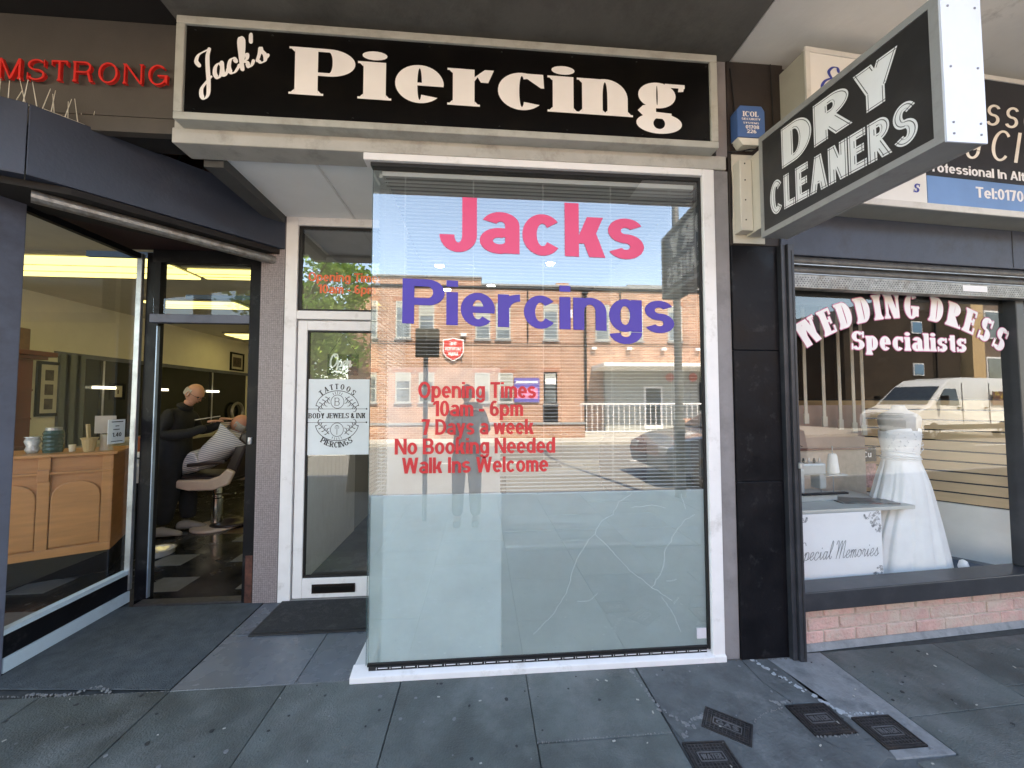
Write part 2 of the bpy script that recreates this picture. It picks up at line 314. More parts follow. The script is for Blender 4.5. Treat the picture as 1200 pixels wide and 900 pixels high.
def veil(name, col, see=.3, gloss=.1, grough=.15, translucent=.4):
    """frosted film, sheer cloth, thin paper: part see-through, part lit"""
    if name in MC: return MC[name]
    m = bpy.data.materials.new(name); m.use_nodes = True; nt = m.node_tree; n = nt.nodes; L = nt.links.new; n.remove(n['Principled BSDF'])
    c = (*(lin(col) if isinstance(col, str) else col), 1)
    d = n.new('ShaderNodeBsdfDiffuse'); t = n.new('ShaderNodeBsdfTranslucent'); geo = n.new('ShaderNodeNewGeometry'); nz = n.new('ShaderNodeTexNoise'); nz.inputs['Scale'].default_value = 3.2; nz.inputs['Detail'].default_value = 8; nz.inputs['Roughness'].default_value = .65; L(geo.outputs['Position'], nz.inputs['Vector'])
    cr = n.new('ShaderNodeValToRGB'); cr.color_ramp.elements[0].position = .3; cr.color_ramp.elements[1].position = .7; cr.color_ramp.elements[0].color = [k*.84 for k in c[:3]]+[1]; cr.color_ramp.elements[1].color = c; L(nz.outputs[0], cr.inputs[0]); L(cr.outputs[0], d.inputs[0]); L(cr.outputs[0], t.inputs[0])
    a = n.new('ShaderNodeMixShader'); a.inputs[0].default_value = translucent; L(d.outputs[0], a.inputs[1]); L(t.outputs[0], a.inputs[2])
    tr = n.new('ShaderNodeBsdfTransparent'); b = n.new('ShaderNodeMixShader'); b.inputs[0].default_value = see; L(a.outputs[0], b.inputs[1]); L(tr.outputs[0], b.inputs[2])
    g = n.new('ShaderNodeBsdfGlossy'); g.inputs['Roughness'].default_value = grough; e = n.new('ShaderNodeMixShader'); e.inputs[0].default_value = gloss; L(b.outputs[0], e.inputs[1]); L(g.outputs[0], e.inputs[2])
    L(e.outputs[0], n['Material Output'].inputs[0]); MC[name] = m; return m
# ---------------------------------------------------------------- mesh builder
ROT4 = R(4.0)
def X4(p):    # frame of the dress shop front, turned four degrees about the pilaster's edge
    u, v, z = p; return (1.87+u*math.cos(ROT4)-v*math.sin(ROT4), u*math.sin(ROT4)+v*math.cos(ROT4), z)
class MB:
    def __init__(s, xf=None): s.v = []; s.f = []; s.mi = []; s.xf = xf; s.cur = 0; s.sm = False
    def add(s, vs, fs):
        n = len(s.v); s.v += [tuple(p) for p in vs]; s.f += [tuple(i+n for i in f) for f in fs]; s.mi += [s.cur]*len(fs); return s
    def box(s, x0, x1, y0, y1, z0, z1, M=None):
        vs = [(x, y, z) for x in (x0, x1) for y in (y0, y1) for z in (z0, z1)]
        if M: vs = [M@Vector(v) for v in vs]
        return s.add(vs, [(0, 1, 3, 2), (4, 6, 7, 5), (0, 4, 5, 1), (2, 3, 7, 6), (0, 2, 6, 4), (1, 5, 7, 3)])
    def bar(s, a, b, w, h, up=(0, 0, 1)):
        a = Vector(a); b = Vector(b); d = (b-a).normalized(); u = Vector(up); r = d.cross(u).normalized(); u = r.cross(d)
        vs = [q+r*(i*w/2)+u*(j*h/2) for q in (a, b) for i in (-1, 1) for j in (-1, 1)]
        return s.add(vs, [(0, 1, 3, 2), (4, 6, 7, 5), (0, 4, 5, 1), (2, 3, 7, 6), (0, 2, 6, 4), (1, 5, 7, 3)])
    def sheet(s, x0, x1, y0, y1, z0, z1):      # one thin face standing upright (a pane or film)
        return s.add([(x0, y0, z0), (x1, y1, z0), (x1, y1, z1), (x0, y0, z1)], [(0, 1, 2, 3)])
    def prism(s, pts, d):
        """pts: planar 3-D polygon; d: offset vector"""
        n = len(pts); d = Vector(d); vs = [Vector(p) for p in pts]+[Vector(p)+d for p in pts]
        return s.add(vs, [tuple(range(n))[::-1], tuple(range(n, 2*n))]+[(i, (i+1) % n, n+(i+1) % n, n+i) for i in range(n)])
    def tube(s, pts, r, n=8, cap=True):
        """r number or list"""
        pts = [Vector(p) for p in pts]; rr = r if isinstance(r, (list, tuple)) else [r]*len(pts); vs = []; fs = []
        ref = None
        for i, p in enumerate(pts):
            d = (pts[min(i+1, len(pts)-1)]-pts[max(i-1, 0)]).normalized()
            if ref is None: ref = d.orthogonal().normalized()
            ref = (ref-d*ref.dot(d)).normalized(); b = d.cross(ref)
            for j in range(n): t = 2*math.pi*j/n; vs.append(p+(ref*math.cos(t)+b*math.sin(t))*rr[i])
        for i in range(len(pts)-1):
            for j in range(n): k = (j+1) % n; fs.append((i*n+j, i*n+k, (i+1)*n+k, (i+1)*n+j))
        if cap: fs += [tuple(range(n))[::-1], tuple(range((len(pts)-1)*n, len(pts)*n))]
        return s.add(vs, fs)
    def lathe(s, c, prof, n=16, sx=1, sy=1, cap=True):
        vs = []; fs = []
        for r, z in prof:
            for j in range(n): t = 2*math.pi*j/n; vs.append((c[0]+r*sx*math.cos(t), c[1]+r*sy*math.sin(t), c[2]+z))
        m = len(prof)
        for i in range(m-1):
            for j in range(n): k = (j+1) % n; fs.append((i*n+j, i*n+k, (i+1)*n+k, (i+1)*n+j))
        if cap: fs += [tuple(range(n))[::-1], tuple(range((m-1)*n, m*n))]
        return s.add(vs, fs)
    def ball(s, c, rx, ry=None, rz=None, n=14, m=9):
        ry = ry or rx; rz = rz or rx
        return s.lathe((c[0], c[1], c[2]), [(max(.001, rx*math.sin(math.pi*i/m)), -rz*math.cos(math.pi*i/m)) for i in range(m+1)], n, 1, ry/rx)
    def flat(s, polys, O, U, V, N=None, depth=0., warp=None):
        v2, f2 = tri_union(polys)
        if warp: v2 = [warp(*p) for p in v2]
        O, U, V = Vector(O), Vector(U), Vector(V); P = [O+U*x+V*y for x, y in v2]
        if not depth: return s.add(P, f2)
        D = Vector(N)*depth; n = len(P); ed = {}
        for f in f2:
            for i in range(len(f)):
                a, b = f[i], f[(i+1) % len(f)]; ed[(a, b)] = 1
        side = [(a, b) for (a, b) in ed if (b, a) not in ed]
        fs = [tuple(i+n for i in f) for f in f2]+[tuple(f[::-1]) for f in f2]+[(a, b, b+n, a+n) for a, b in side]
        return s.add(P+[p+D for p in P], fs)
    def mesh(s, name, origin=(0, 0, 0), mats=()):
        vs = [s.xf(v) for v in s.v] if s.xf else s.v
        me = bpy.data.meshes.new(name); me.from_pydata([(a-origin[0], b-origin[1], c-origin[2]) for a, b, c in vs], [], s.f)
        for m in mats: me.materials.append(m)
        if len(mats) > 1: me.polygons.foreach_set('material_index', s.mi)
        if s.sm: me.polygons.foreach_set('use_smooth', [True]*len(s.f))
        me.update(); return me
    def build(s, name, m, parent=None, bevel=0., sub=0, kind=None, label=None, origin=None, seg=2, recalc=True):
        o0 = wloc(parent) if parent else (origin or (0, 0, 0))
        me = s.mesh(name, o0, m if isinstance(m, (list, tuple)) else [m])
        if recalc:
            b = bmesh.new(); b.from_mesh(me); bmesh.ops.recalc_face_normals(b, faces=b.faces); b.to_mesh(me); b.free()
        o = bpy.data.objects.new(name, me); COL.objects.link(o)
        if parent: o.parent = parent
        else: o.location = o0
        if bevel: q = o.modifiers.new('bevel', 'BEVEL'); q.width = bevel; q.segments = seg; q.limit_method = 'ANGLE'; q.angle_limit = R(35)
        if sub: q = o.modifiers.new('sub', 'SUBSURF'); q.levels = sub; q.render_levels = sub
        if kind: o['kind'] = kind
        if label: o['label'] = label
        return o
def wloc(o):
    p = Vector((0, 0, 0))
    while o: p = p+o.location; o = o.parent
    return tuple(p)
def tag(o, label, cat, group=None, kind=None):
    if kind: o['kind'] = kind
    if label: o['label'] = label
    if cat: o['category'] = cat
    if group: o['group'] = group
    return o
def thing(name, label, cat, loc, group=None):
    o = bpy.data.objects.new(name, None); COL.objects.link(o); o.location = loc; o.empty_display_size = .1
    return tag(o, label, cat, group)
def piece(name, me, parent, loc=(0, 0, 0), rot=None, scale=None, label=None):
    o = bpy.data.objects.new(name, me); COL.objects.link(o); o.parent = parent; o.location = loc
    if rot: o.rotation_euler = rot
    if scale: o.scale = scale
    if label: o['label'] = label
    return o
def copy_tree(o, parent=None, label=None):
    c = o.copy(); COL.objects.link(c); c.parent = parent
    if label: c['label'] = label
    for ch in [k for k in bpy.data.objects if k.parent == o and k.name != c.name]: copy_tree(ch, c)
    return c
def fit_text(s, st, h, width=None):
    L, w = layout(s, st, h); k = (width/w) if width else 1
    return [[(( px+x)*k, py) for px, py in p] for P, x, a in L for p in P]
def text(mb, s, st, O, U, V, h, width=None, **kw): return mb.flat(fit_text(s, st, h, width), O, U, V, **kw)
ARIAL = Sty(.21, .162, .74, 0, 1.08, .05)
COND = Sty(.17, .14, .74, 0, .82, .07)
FAT = Sty(.36, .085, .76, .1, 1.35, .09, .05)
SERIF = Sty(.235, .085, .72, .07, 1.02, .05, .075)
LIGHT = Sty(.1, .055, .7, .07, 1.15, .14, .035)
ROMAN = Sty(.13, .07, .7, .05, 1.15, .2, .05)
# ================================================================ ground
m_slab = mat('paving_stone', (.100, .116, .113), .62, var=.42, scale=3.2, bump=.6, bscale=110, pvar=.2, dirt=((.24, .25, .25), .6), dscale=2.6, dlo=.48, dhi=.74, rvar=.14)
m_base = mat('pavement_bedding', (.06, .062, .06), .9, var=.3, scale=20)
m_conc = mat('pale_concrete', (.25, .26, .27), .85, var=.2, scale=9, bump=.5, bscale=70, dirt=((.11, .12, .13), .8), dscale=6)
m_patch = mat('patched_concrete', (.105, .115, .12), .8, var=.3, scale=7, bump=.7, bscale=55, dirt=((.24, .25, .26), .7), dscale=4, dlo=.55, dhi=.72)
m_road = mat('asphalt', (.16, .155, .145), .85, var=.25, scale=30, bump=.5, bscale=200)
o = MB().box(-60, 60, -11.6, -4.15, -.5, -.12).build('road', m_road, kind='structure', origin=(0, -8, -.12))
lm = MB()
for i in range(-8, 9): lm.box(i*5-1, i*5+1, -7.95, -7.85, -.118, -.116)
lm.build('road_marking', mat('road_paint', (.7, .7, .68), .7, var=.15, scale=20), o)
MB().box(-60, 60, -60, -11.6, -.6, -.0).build('far_ground', mat('far_paving', (.38, .36, .32), .9, var=.15, scale=2), kind='structure', origin=(0, -30, 0))
MB().box(-60, 60, 12, 60, -.6, -.05).build('back_ground', m_base, kind='structure', origin=(0, 30, 0))
pav = MB().box(-60, 60, -4.0, 12, -.5, -.012).build('pavement', m_base, kind='structure', origin=(0, -2, 0))
pw = wloc(pav)
for i in range(-14, 15): MB().box(i*.92+.003, i*.92+.917, -4.15, -4.0, -.4, .0).build('kerbstone', mat('kerb_granite', (.3, .3, .3), .8, var=.2, scale=12), pav, bevel=.012)
def slab(x0, x1, y0, y1, m=m_slab, name='paving_slab', z=0.):
    g = .0022; j = lambda: random.uniform(-.0016, .0016)
    z += random.uniform(-.0015, .0015)
    vs = [(x0+g+j(), y0+g+j(), z+j()), (x1-g+j(), y0+g+j(), z+j()), (x1-g+j(), y1-g+j(), z+j()), (x0+g+j(), y1-g+j(), z+j())]
    return MB().prism(vs, (0, 0, -.04)).build(name, m, pav, bevel=.004)
cols = [-6.0, -5.35, -4.75, -4.1, -3.45, -2.85, -2.22, -1.6, -1.02, -.42, .25, .87]
for a, b in zip(cols, cols[1:]):
    y = 0.
    first = {-.42: .8, .25: .465, -1.02: .56, -1.6: .59, -2.22: .62}.get(a, random.uniform(.45, .7))
    for k in range(7):
        h = first if k == 0 else .6
        slab(a, b, max(y-h, -3.995), y); y -= h
        if y <= -3.99: break
# patched ground between the window and the pale strip, cut round the covers
def poly_slab(pts, m, name='paving_slab', z=0., t=.04, label=None): return MB().prism([(x, y, z) for x, y in pts], (0, 0, -t)).build(name, m, pav, bevel=.003, label=label)
poly_slab([(.876, -.003), (1.505, -.003), (1.50, -.2), (1.545, -.345), (1.49, -.355), (1.495, -.53), (1.62, -.69), (1.3, -.75), (1.07, -.70), (1.065, -.52), (.90, -.51), (.876, -.4)], m_patch, label='patched grey concrete beside the piercing shop window')
poly_slab([(1.07, -.703), (1.3, -.753), (1.62, -.695), (1.8, -.72), (1.8, -1.1), (.876, -1.1), (.876, -.66), (1.05, -.665)], m_patch)
poly_slab([(1.51, -.003), (1.66, -.003), (1.735, -.36), (1.552, -.345), (1.505, -.2)], m_patch)
poly_slab([(1.665, -.003), (2.02, .0), (2.02, -.66), (1.74, -.66), (1.752, -.62), (1.94, -.62), (1.936, -.452), (1.74, -.45), (1.70, -.36)], m_conc, label='pale worn concrete strip leading from the pilaster to the covers')
poly_slab([(1.706, -.53), (1.706, -.36), (1.745, -.455), (1.748, -.66), (1.71, -.65), (1.62, -.69), (1.51, -.54), (1.6, -.535)], m_patch, 'paving_slab', z=-.001)
poly_slab([(2.024, .0), (2.78, .02), (2.74, -.44), (2.024, -.47)], m_slab); poly_slab([(2.024, -.474), (2.74, -.445), (2.76, -1.1), (1.81, -1.1), (1.81, -.68), (2.024, -.665)], m_slab)
poly_slab([(2.784, .02), (3.5, .06), (3.5, -.3), (2.75, -.33)], m_slab); poly_slab([(2.747, -.335), (3.5, -.305), (3.5, -1.0), (2.765, -1.0)], m_slab)
poly_slab([(3.505, .06), (4.3, .12), (4.3, -.35), (3.505, -.3)], m_slab); poly_slab([(3.505, -.305), (4.3, -.355), (4.3, -1.0), (3.505, -1.0)], m_slab)
for x in range(5):
    for yy in range(5): slab(.87+x*.7, .87+(x+1)*.7, -1.1-(yy+1)*.58, -1.105-yy*.58)
for x in range(3):
    for yy in range(3): slab(4.305+x*.6, 4.905+x*.6, -.5-yy*.6, .1-yy*.6)
poly_slab([(.878, -.003), (2.018, -.003), (2.018, -1.1), (.878, -1.1)], m_patch, z=-.007)
# edges of crumbling mortar and the white line of spilt cement
m_mort = mat('pale_mortar', (.22, .225, .23), .9, var=.3, scale=30, bump=.8, bscale=80)
def crumbs(pts, wd, name, m=m_mort, z=.0015):
    mb = MB()
    for (x0, y0), (x1, y1) in zip(pts, pts[1:]):
        L = math.hypot(x1-x0, y1-y0); n = max(2, int(L/.012))
        for i in range(n):
            t = (i+random.random())/n; r = wd*random.uniform(.25, 1); cx = x0+(x1-x0)*t+random.gauss(0, wd*.35); cy = y0+(y1-y0)*t+random.gauss(0, wd*.35)
            a0 = random.random()*3; k = random.randint(5, 7)
            top = [(cx+r*math.cos(a0+6.283*j/k)*random.uniform(.6, 1), cy+r*math.sin(a0+6.283*j/k)*random.uniform(.6, 1), z+random.random()*.0015) for j in range(k)]
            mb.prism(top, (0, 0, -.006))
    mb.build(name, m, pav, recalc=True)['kind'] = 'stuff'
crumbs([(1.57, -.03), (1.61, -.14), (1.66, -.25), (1.71, -.36), (1.745, -.45)], .016, 'spilt_cement', mat('white_cement', (.42, .45, .48), .9, var=.2, scale=40))
crumbs([(1.74, -.43), (1.93, -.44)], .010, 'spilt_cement', MC['white_cement']); crumbs([(1.50, -.535), (1.62, -.54), (1.7, -.535)], .007, 'crumbling_mortar')
crumbs([(.9, -.50), (.95, -.44), (.99, -.40), (1.02, -.40), (1.07, -.37)], .016, 'crumbling_mortar'); crumbs([(.83, -.02), (.855, -.2), (.87, -.33), (.93, -.4), (.99, -.45)], .012, 'crumbling_mortar')
crumbs([(1.27, -.44), (1.35, -.40), (1.48, -.37)], .006, 'crumbling_mortar'); crumbs([(1.44, -.33), (1.5, -.345), (1.55, -.34)], .014, 'crumbling_mortar')
crumbs([(.25, -.464), (.5, -.46), (.86, -.46)], .004, 'crumbling_mortar'); crumbs([(-1.6, -.595), (-1.05, -.56), (-.43, -.558)], .003, 'crumbling_mortar')
crumbs([(-2.5, .03), (-2.2, -.005), (-1.6, -.012), (-1.0, -.008), (-.7, -.006)], .004, 'crumbling_mortar')
crumbs([(-.66, -.022), (0, -.022), (.7, -.022), (1.4, -.02), (1.8, -.04)], .005, 'crumbling_mortar', mat('gutter_dirt', (.13, .11, .09), .95, var=.4, scale=60))
# gum spots and litter
g1 = MB(); g2 = MB(); g3 = MB()
for i in range(210):
    x = random.uniform(-2.6, 3.6); y = random.uniform(-.95, -.03); r = random.uniform(.003, .011)*random.choice((1, 1, .6))
    t = [(x+r*math.cos(j*.9)*random.uniform(.7, 1.2), y+r*math.sin(j*.9)*random.uniform(.7, 1.2), .0022) for j in range(7)]
    (g1 if random.random() < .55 else g2).prism(t, (0, 0, -.004))
for i in range(34):
    x = random.uniform(-2.3, 3.4); y = random.uniform(-.6, .1) if x < -1 else random.uniform(-.8, -.03); r = random.uniform(.002, .0045); a = random.random()*3
    g3.box(-r*1.6, r*1.6, -r*.7, r*.7, 0, .003, Matrix.Translation((x, y, .001))@Matrix.Rotation(a, 4, 'Z'))
g1.build('gum_spots', mat('dark_gum', (.03, .033, .036), .7, var=.2), pav)['kind'] = 'stuff'
g2.build('gum_spots', mat('pale_gum', (.2, .21, .22), .8, var=.2), pav)['kind'] = 'stuff'
tag(g3.build('litter', mat('litter_white', (.42, .42, .39), .8, var=.2), origin=(0, -.3, 0)), 'tiny pale scraps of litter scattered over the dark paving', 'litter', kind='stuff')
# utility covers
m_iron = mat('cast_iron', (.045, .042, .045), .55, .5, var=.35, scale=22, bump=.3, bscale=90, dirt=((.12, .09, .065), .5), dscale=9)
def cover(cx, cy, w, h, rot, label, word):
    t = thing('utility_cover', label, 'utility cover', (cx, cy, 0), 'iron utility covers in the pavement'); M = Matrix.Translation((cx, cy, 0))@Matrix.Rotation(R(rot), 4, 'Z')
    P = MB().box(-w/2, w/2, -h/2, h/2, -.03, .001, M); P.build('plate', m_iron, t, bevel=.002)
    f = MB(); e = .007
    for a in ((-w/2-e, w/2+e, -h/2-e, -h/2), (-w/2-e, w/2+e, h/2, h/2+e), (-w/2-e, -w/2, -h/2, h/2), (w/2, w/2+e, -h/2, h/2)): f.box(a[0], a[1], a[2], a[3], -.03, .0035, M)
    f.build('cover_frame', m_iron, t)
    s = MB(); n = 11; k = 9
    for i in range(n):
        x = -w/2+w*(i+.5)/n; s.box(x-.0016, x+.0016, -h/2+.006, -h*.19, .001, .004, M); s.box(x-.0016, x+.0016, h*.19, h/2-.006, .001, .004, M)
        if abs(x) > w*.33: s.box(x-.0016, x+.0016, -h*.19, h*.19, .001, .004, M)
    for i in range(k):
        y = -h/2+h*(i+.5)/k
        if abs(y) > h*.2: s.box(-w/2+.006, w/2-.006, y-.0013, y+.0013, .001, .0033, M)
    s.build('raised_grid', mat('worn_iron', (.085, .08, .082), .4, .6, var=.3, scale=30), t)
    q = MB(); b = .004
    for a in ((-w*.32, w*.32, -h*.17, -h*.17+b), (-w*.32, w*.32, h*.17-b, h*.17), (-w*.32, -w*.32+b, -h*.17, h*.17), (w*.32-b, w*.32, -h*.17, h*.17)): q.box(*a, .001, .0045, M)
    q.flat(fit_text(word, COND, h*.17, w*.5), M@Vector((-w*.25, -h*.085, .001)), M.to_3x3()@Vector((1, 0, 0)), M.to_3x3()@Vector((0, 1, 0)), (0, 0, 1), .0035)
    q.build('name_plate', mat('polished_iron', (.17, .17, .18), .4, .5, var=.2, scale=40), t)
cover(1.137, -.448, .185, .125, -38, 'iron cover turned askew in a broken concrete hole, furthest left of the upper covers', 'GAS')
cover(.975, -.59, .175, .13, -2, 'iron water cover cut by the bottom edge of the picture, nearest the camera', 'WATER')
cover(1.597, -.445, .185, .155, 0, 'square iron water cover just left of the pale strip end', 'WATER')
cover(1.845, -.535, .178, .15, 0, 'square iron water cover framed by the pale concrete strip', 'WATER')
# ================================================================ piercing shop
m_dark_soffit = mat('dark_soffit_grey', (.13, .125, .115), .8, var=.16, scale=2.5, bump=.15, bscale=60, dirt=((.035, .033, .03), .5), dscale=1.7)  # dark grey soffit tone with darker noise patches
m_lsoffit = mat('pale_soffit_paint', (.82, .80, .76), .8, var=.06, scale=2, bump=.25, bscale=14, dirt=((.30, .27, .24), .75), dscale=3.5, dlo=.60, dhi=.78)
m_cream = mat('cream_beam_paint', (.42, .405, .375), .6, var=.1, scale=5, dirt=((.16, .14, .12), .6), dscale=4, bump=.1)
m_white = mat('white_frame_paint', (.82, .80, .80), .4, var=.04, scale=8, bump=.05, bscale=40, dirt=((.36, .33, .29), .6), dscale=7, dlo=.56, dhi=.78)
m_mauve = mat('mauve_grey_paint', (.24, .225, .23), .6, var=.1, scale=6, bump=.15, dirt=((.12, .11, .11), .5), dscale=4)
m_blackgap = mat('black_rubber', (.008, .008, .009), .6, var=.2)
m_white_in = mat('plain_white_ceiling', (.86, .87, .88), .7, var=.04, scale=2)
g_main = glass('window_glass', .25, (.96, .975, .975), 1.0, wob=.02)
ps = thing('piercing_shop', 'piercing studio shopfront with white framed window, recessed door and dark canopy', 'shop', (.4, 0, 0))
# overhanging canopy: dark underside, front edge and top
MB().box(-1.68, 1.53, -1.6, .30, 3.60, 3.72).build('canopy_soffit', m_dark_soffit, ps)
MB().box(-1.69, 1.54, -1.66, -1.602, 3.57, 4.0).build('canopy_edge', mat('canopy_edge_metal', (.3, .3, .31), .5, var=.1), ps, bevel=.01)
MB().box(-1.68, 1.49, -.03, .12, 2.905, 2.99).build('fascia_beam', m_cream, ps, bevel=.006)
MB().box(-1.68, 1.40, -.012, .10, 2.991, 3.6).build('fascia_backing', m_cream, ps)
MB().box(1.412, 1.505, -.018, .30, 0, 2.904).build('side_pier', m_mauve, ps, bevel=.004)
MB().box(1.43, 1.505, -.022, .28, 2.992, 3.598).build('side_pier', m_mauve, ps, bevel=.004)
# lobby ceiling
MB().box(-1.62, -.62, .122, .95, 2.93, 2.96).build('lobby_ceiling', m_white_in, ps)
MB().box(-1.62, -.62, .10, .121, 2.93, 2.955).build('lobby_ceiling', m_white_in, ps)
MB().box(-1.0, -.985, .125, .86, 2.924, 2.93).build('ceiling_joint', mat('joint_strip', (.7, .7, .7), .6), ps)
MB().prism([(-1.51, .13, 2.87), (-1.62, .13, 2.87), (-1.62, .84, 2.87), (-1.51, .84, 2.87)], (0, 0, .09)).build('ceiling_edge', mat('grey_edge_board', (.07, .07, .07), .7), ps)
# ---- display window
wn = MB()
wn.box(1.335, 1.41, -.03, .05, .02, 2.904)
wf = wn.build('window', m_white, ps, bevel=.006)
MB().box(-.665, 1.334, -.031, .05, 2.862, 2.9035).build('head', m_white, wf, bevel=.004)
MB().box(-.63, 1.335, -.008, .04, 2.842, 2.862).build('gasket', m_blackgap, wf)
MB().box(1.322, 1.335, -.008, .03, .06, 2.842).build('gasket', m_blackgap, wf)
MB().prism([(-.69, -.04, .0), (-.69, -.04, .032), (-.69, .03, .058), (-.69, .03, 0)], (2.03, 0, 0)).build('sill', m_white, wf, bevel=.003)
MB().prism([(1.34, -.04, .0), (1.34, -.04, .032), (1.34, .03, .07), (1.34, .03, 0)], (.071, 0, 0)).build('sill', m_white, wf, bevel=.003)
MB().prism([(-.69, .03, .0), (-.69, .03, .045), (-.69, .86, .045), (-.69, .86, 0)], (.09, 0, 0)).build('sill', m_white, wf, bevel=.003)
MB().box(-.61, 1.322, -.001, .012, .058, .074).build('gasket', m_blackgap, wf)
MB().box(-.60, 1.31, -.0095, -.0015, .040, .066).build('gasket', m_blackgap, wf)
sp = MB()
for i in range(26):
    x = -.56+i*.073; sp.box(x, x+.002, -.012, -.006, .048+random.random()*.004, .06); sp.box(x+.01, x+.06, -.0115, -.0096, .054, .0575)
sp.build('broken_sealant', m_white, wf)['kind'] = 'stuff'
MB().sheet(-.616, 1.322, .002, .002, .066, 2.85).build('glass', g_main, wf)
MB().sheet(-.612, -.612, .003, .86, .046, 2.92).build('side_glass', glass('side_window_glass', .10, (.86, .93, .92), 1.0), wf)
MB().box(-.6175, -.6165, -.0015, .0075, .066, 2.85).build('glass_edge', mat('green_glass_edge', (.03, .10, .10), .2), wf)
film = veil('frosted_film', (.82, .99, .97), .43, .04, .28, .12)
MB().sheet(-.604, 1.321, .0098, .0098, .075, .972).build('frosted_film', film, wf)
MB().sheet(-.6085, -.6085, .012, .86, .05, .972).build('frosted_film', film, wf)
m_pink = mat('pink_vinyl', (.80, .07, .19), .35, var=.02); m_blue = mat('blue_vinyl', (.055, .035, .37), .35, var=.1, scale=3); m_red = mat('red_vinyl', (.62, .03, .04), .4, var=.15, scale=5); m_orange = mat('orange_vinyl', (.80, .15, .05), .4, var=.05)
def vinyl(s, x0, x1, z, h, m, parent, y=-.0012, z1=None, st=ARIAL):
    dz = 0 if z1 is None else (z1-z)
    return text(MB(), s, st, (x0, y, z), (1, 0, dz/(x1-x0)), (0, 0, 1), h, x1-x0).build('lettering', m, parent, recalc=False)
JST = Sty(.235, .175, .75, 0, 1.14, .045)
vinyl('Jacks', -.240, .975, 2.362, .322, m_pink, wf, st=JST, z1=2.346)
vinyl('Piercings', -.445, 1.155, 1.938, .258, m_blue, wf, z1=1.902)
for s, x0, x1, z, h in (('Opening Times', -.352, .317, 1.515, .092), ('10am - 6pm', -.268, .243, 1.412, .088), ('7 Days a week', -.332, .304, 1.308, .088), ('No Booking Needed', -.478, .428, 1.2, .088), ('Walk Ins Welcome', -.437, .387, 1.094, .088)):
    vinyl(s, x0, x1, z, h, m_red, wf)
# cracks in the lower pane
ck = MB()
def crack(pts, r=.0008):
    p = []
    for (x0, z0), (x1, z1) in zip(pts, pts[1:]):
        n = max(2, int(math.hypot(x1-x0, z1-z0)/.02))
        for i in range(n): t = i/n; p.append((x0+(x1-x0)*t+random.gauss(0, .0022), z0+(z1-z0)*t+random.gauss(0, .0022)))
    p.append(pts[-1]); ck.flat([q for a, b in zip(p, p[1:]) for q in [[(a[0]-r, a[1]-r*.3), (a[0]+r, a[1]-r*.3), (b[0]+r, b[1]+r*.3), (b[0]-r, b[1]+r*.3)], [(a[0], a[1]-r), (a[0], a[1]+r), (b[0], b[1]+r), (b[0], b[1]-r)]]], (0, -.0014, 0), (1, 0, 0), (0, 0, 1))
crack([(.30, .19), (.40, .28), (.49, .41), (.54, .58), (.62, .70), (.655, .73)])
crack([(.655, .73), (.72, .67), (.86, .52), (.99, .42), (1.11, .34)]); crack([(.655, .73), (.69, .80), (.76, .84), (.80, .91), (.88, .96)], .0007)
crack([(.99, .42), (1.06, .52), (1.07, .62), (1.13, .72), (1.20, .80), (1.26, .83)]); crack([(1.05, .36), (1.12, .26), (1.16, .16)], .0006)
crack([(.55, .355), (.62, .36), (.67, .40)], .0007); crack([(1.20, .86), (1.18, .95)], .0006); crack([(.88, .88), (1.0, .89), (1.08, .87)], .0005)
crack([(1.08, .45), (1.14, .46)], .0006); crack([(1.15, .36), (1.12, .32)], .0006)
ck.build('crack', mat('crack_white', (.72, .8, .8), .5, var=.1), wf, recalc=False)
st_ = MB().box(1.255, 1.312, -.003, -.001, .118, .178).build('sticker', mat('sticker_white', (.7, .68, .72), .5), wf)
# ---- door and transom in the recess
DY = .88
dw = MB()
dw.box(-1.505, -1.415, DY-.03, DY+.05, 0, 2.93); dw.box(-1.415, -.62, DY-.03, DY+.05, 2.865, 2.93); dw.box(-1.415, -.62, DY-.03, DY+.05, 2.13, 2.195); dw.box(-.655, -.62, DY-.03, DY+.05, 0, 2.13)
dfr = dw.build('door_frame', m_white, ps, bevel=.004)
MB().sheet(-1.39, -.655, DY, DY, 2.21, 2.85).build('transom_glass', g_main, dfr)
q = MB()
for a in ((-1.415, -.655, 2.195, 2.212), (-1.415, -.655, 2.848, 2.865), (-1.415, -1.392, 2.212, 2.848), (-.672, -.655, 2.212, 2.848)): q.box(a[0], a[1], DY-.012, DY+.03, a[2], a[3])
q.build('glazing_bead', m_blackgap, dfr)
vinyl('Opening Times', -1.345, -.775, 2.435, .070, m_orange, dfr, y=DY-.0015); vinyl('10am - 6pm', -1.27, -.83, 2.340, .070, m_orange, dfr, y=DY-.0015)
d = MB()
for a in ((-1.405, -1.335, .02, 2.12), (-.735, -.665, .02, 2.12), (-1.335, -.735, 2.045, 2.12), (-1.335, -.735, .02, .165)): d.box(a[0], a[1], DY-.02, DY+.03, a[2], a[3])
door = d.build('door', m_white, ps, bevel=.005)
MB().sheet(-1.335, -.735, DY, DY, .165, 2.045).build('door_glass', glass('door_glass', .17, (.93, .96, .96), 1.), door)
q = MB()
for a in ((-1.335, -.735, .165, .178), (-1.335, -.735, 2.032, 2.045), (-1.335, -1.324, .178, 2.032), (-.746, -.735, .178, 2.032)): q.box(a[0], a[1], DY-.010, DY+.02, a[2], a[3])
q.build('glazing_bead', m_blackgap, door)
lb = MB().box(-1.262, -.945, DY-.028, DY-.02, .055, .122).build('letterbox', mat('bronze_plate', (.03, .022, .02), .35, .6, var=.2), door, bevel=.003)
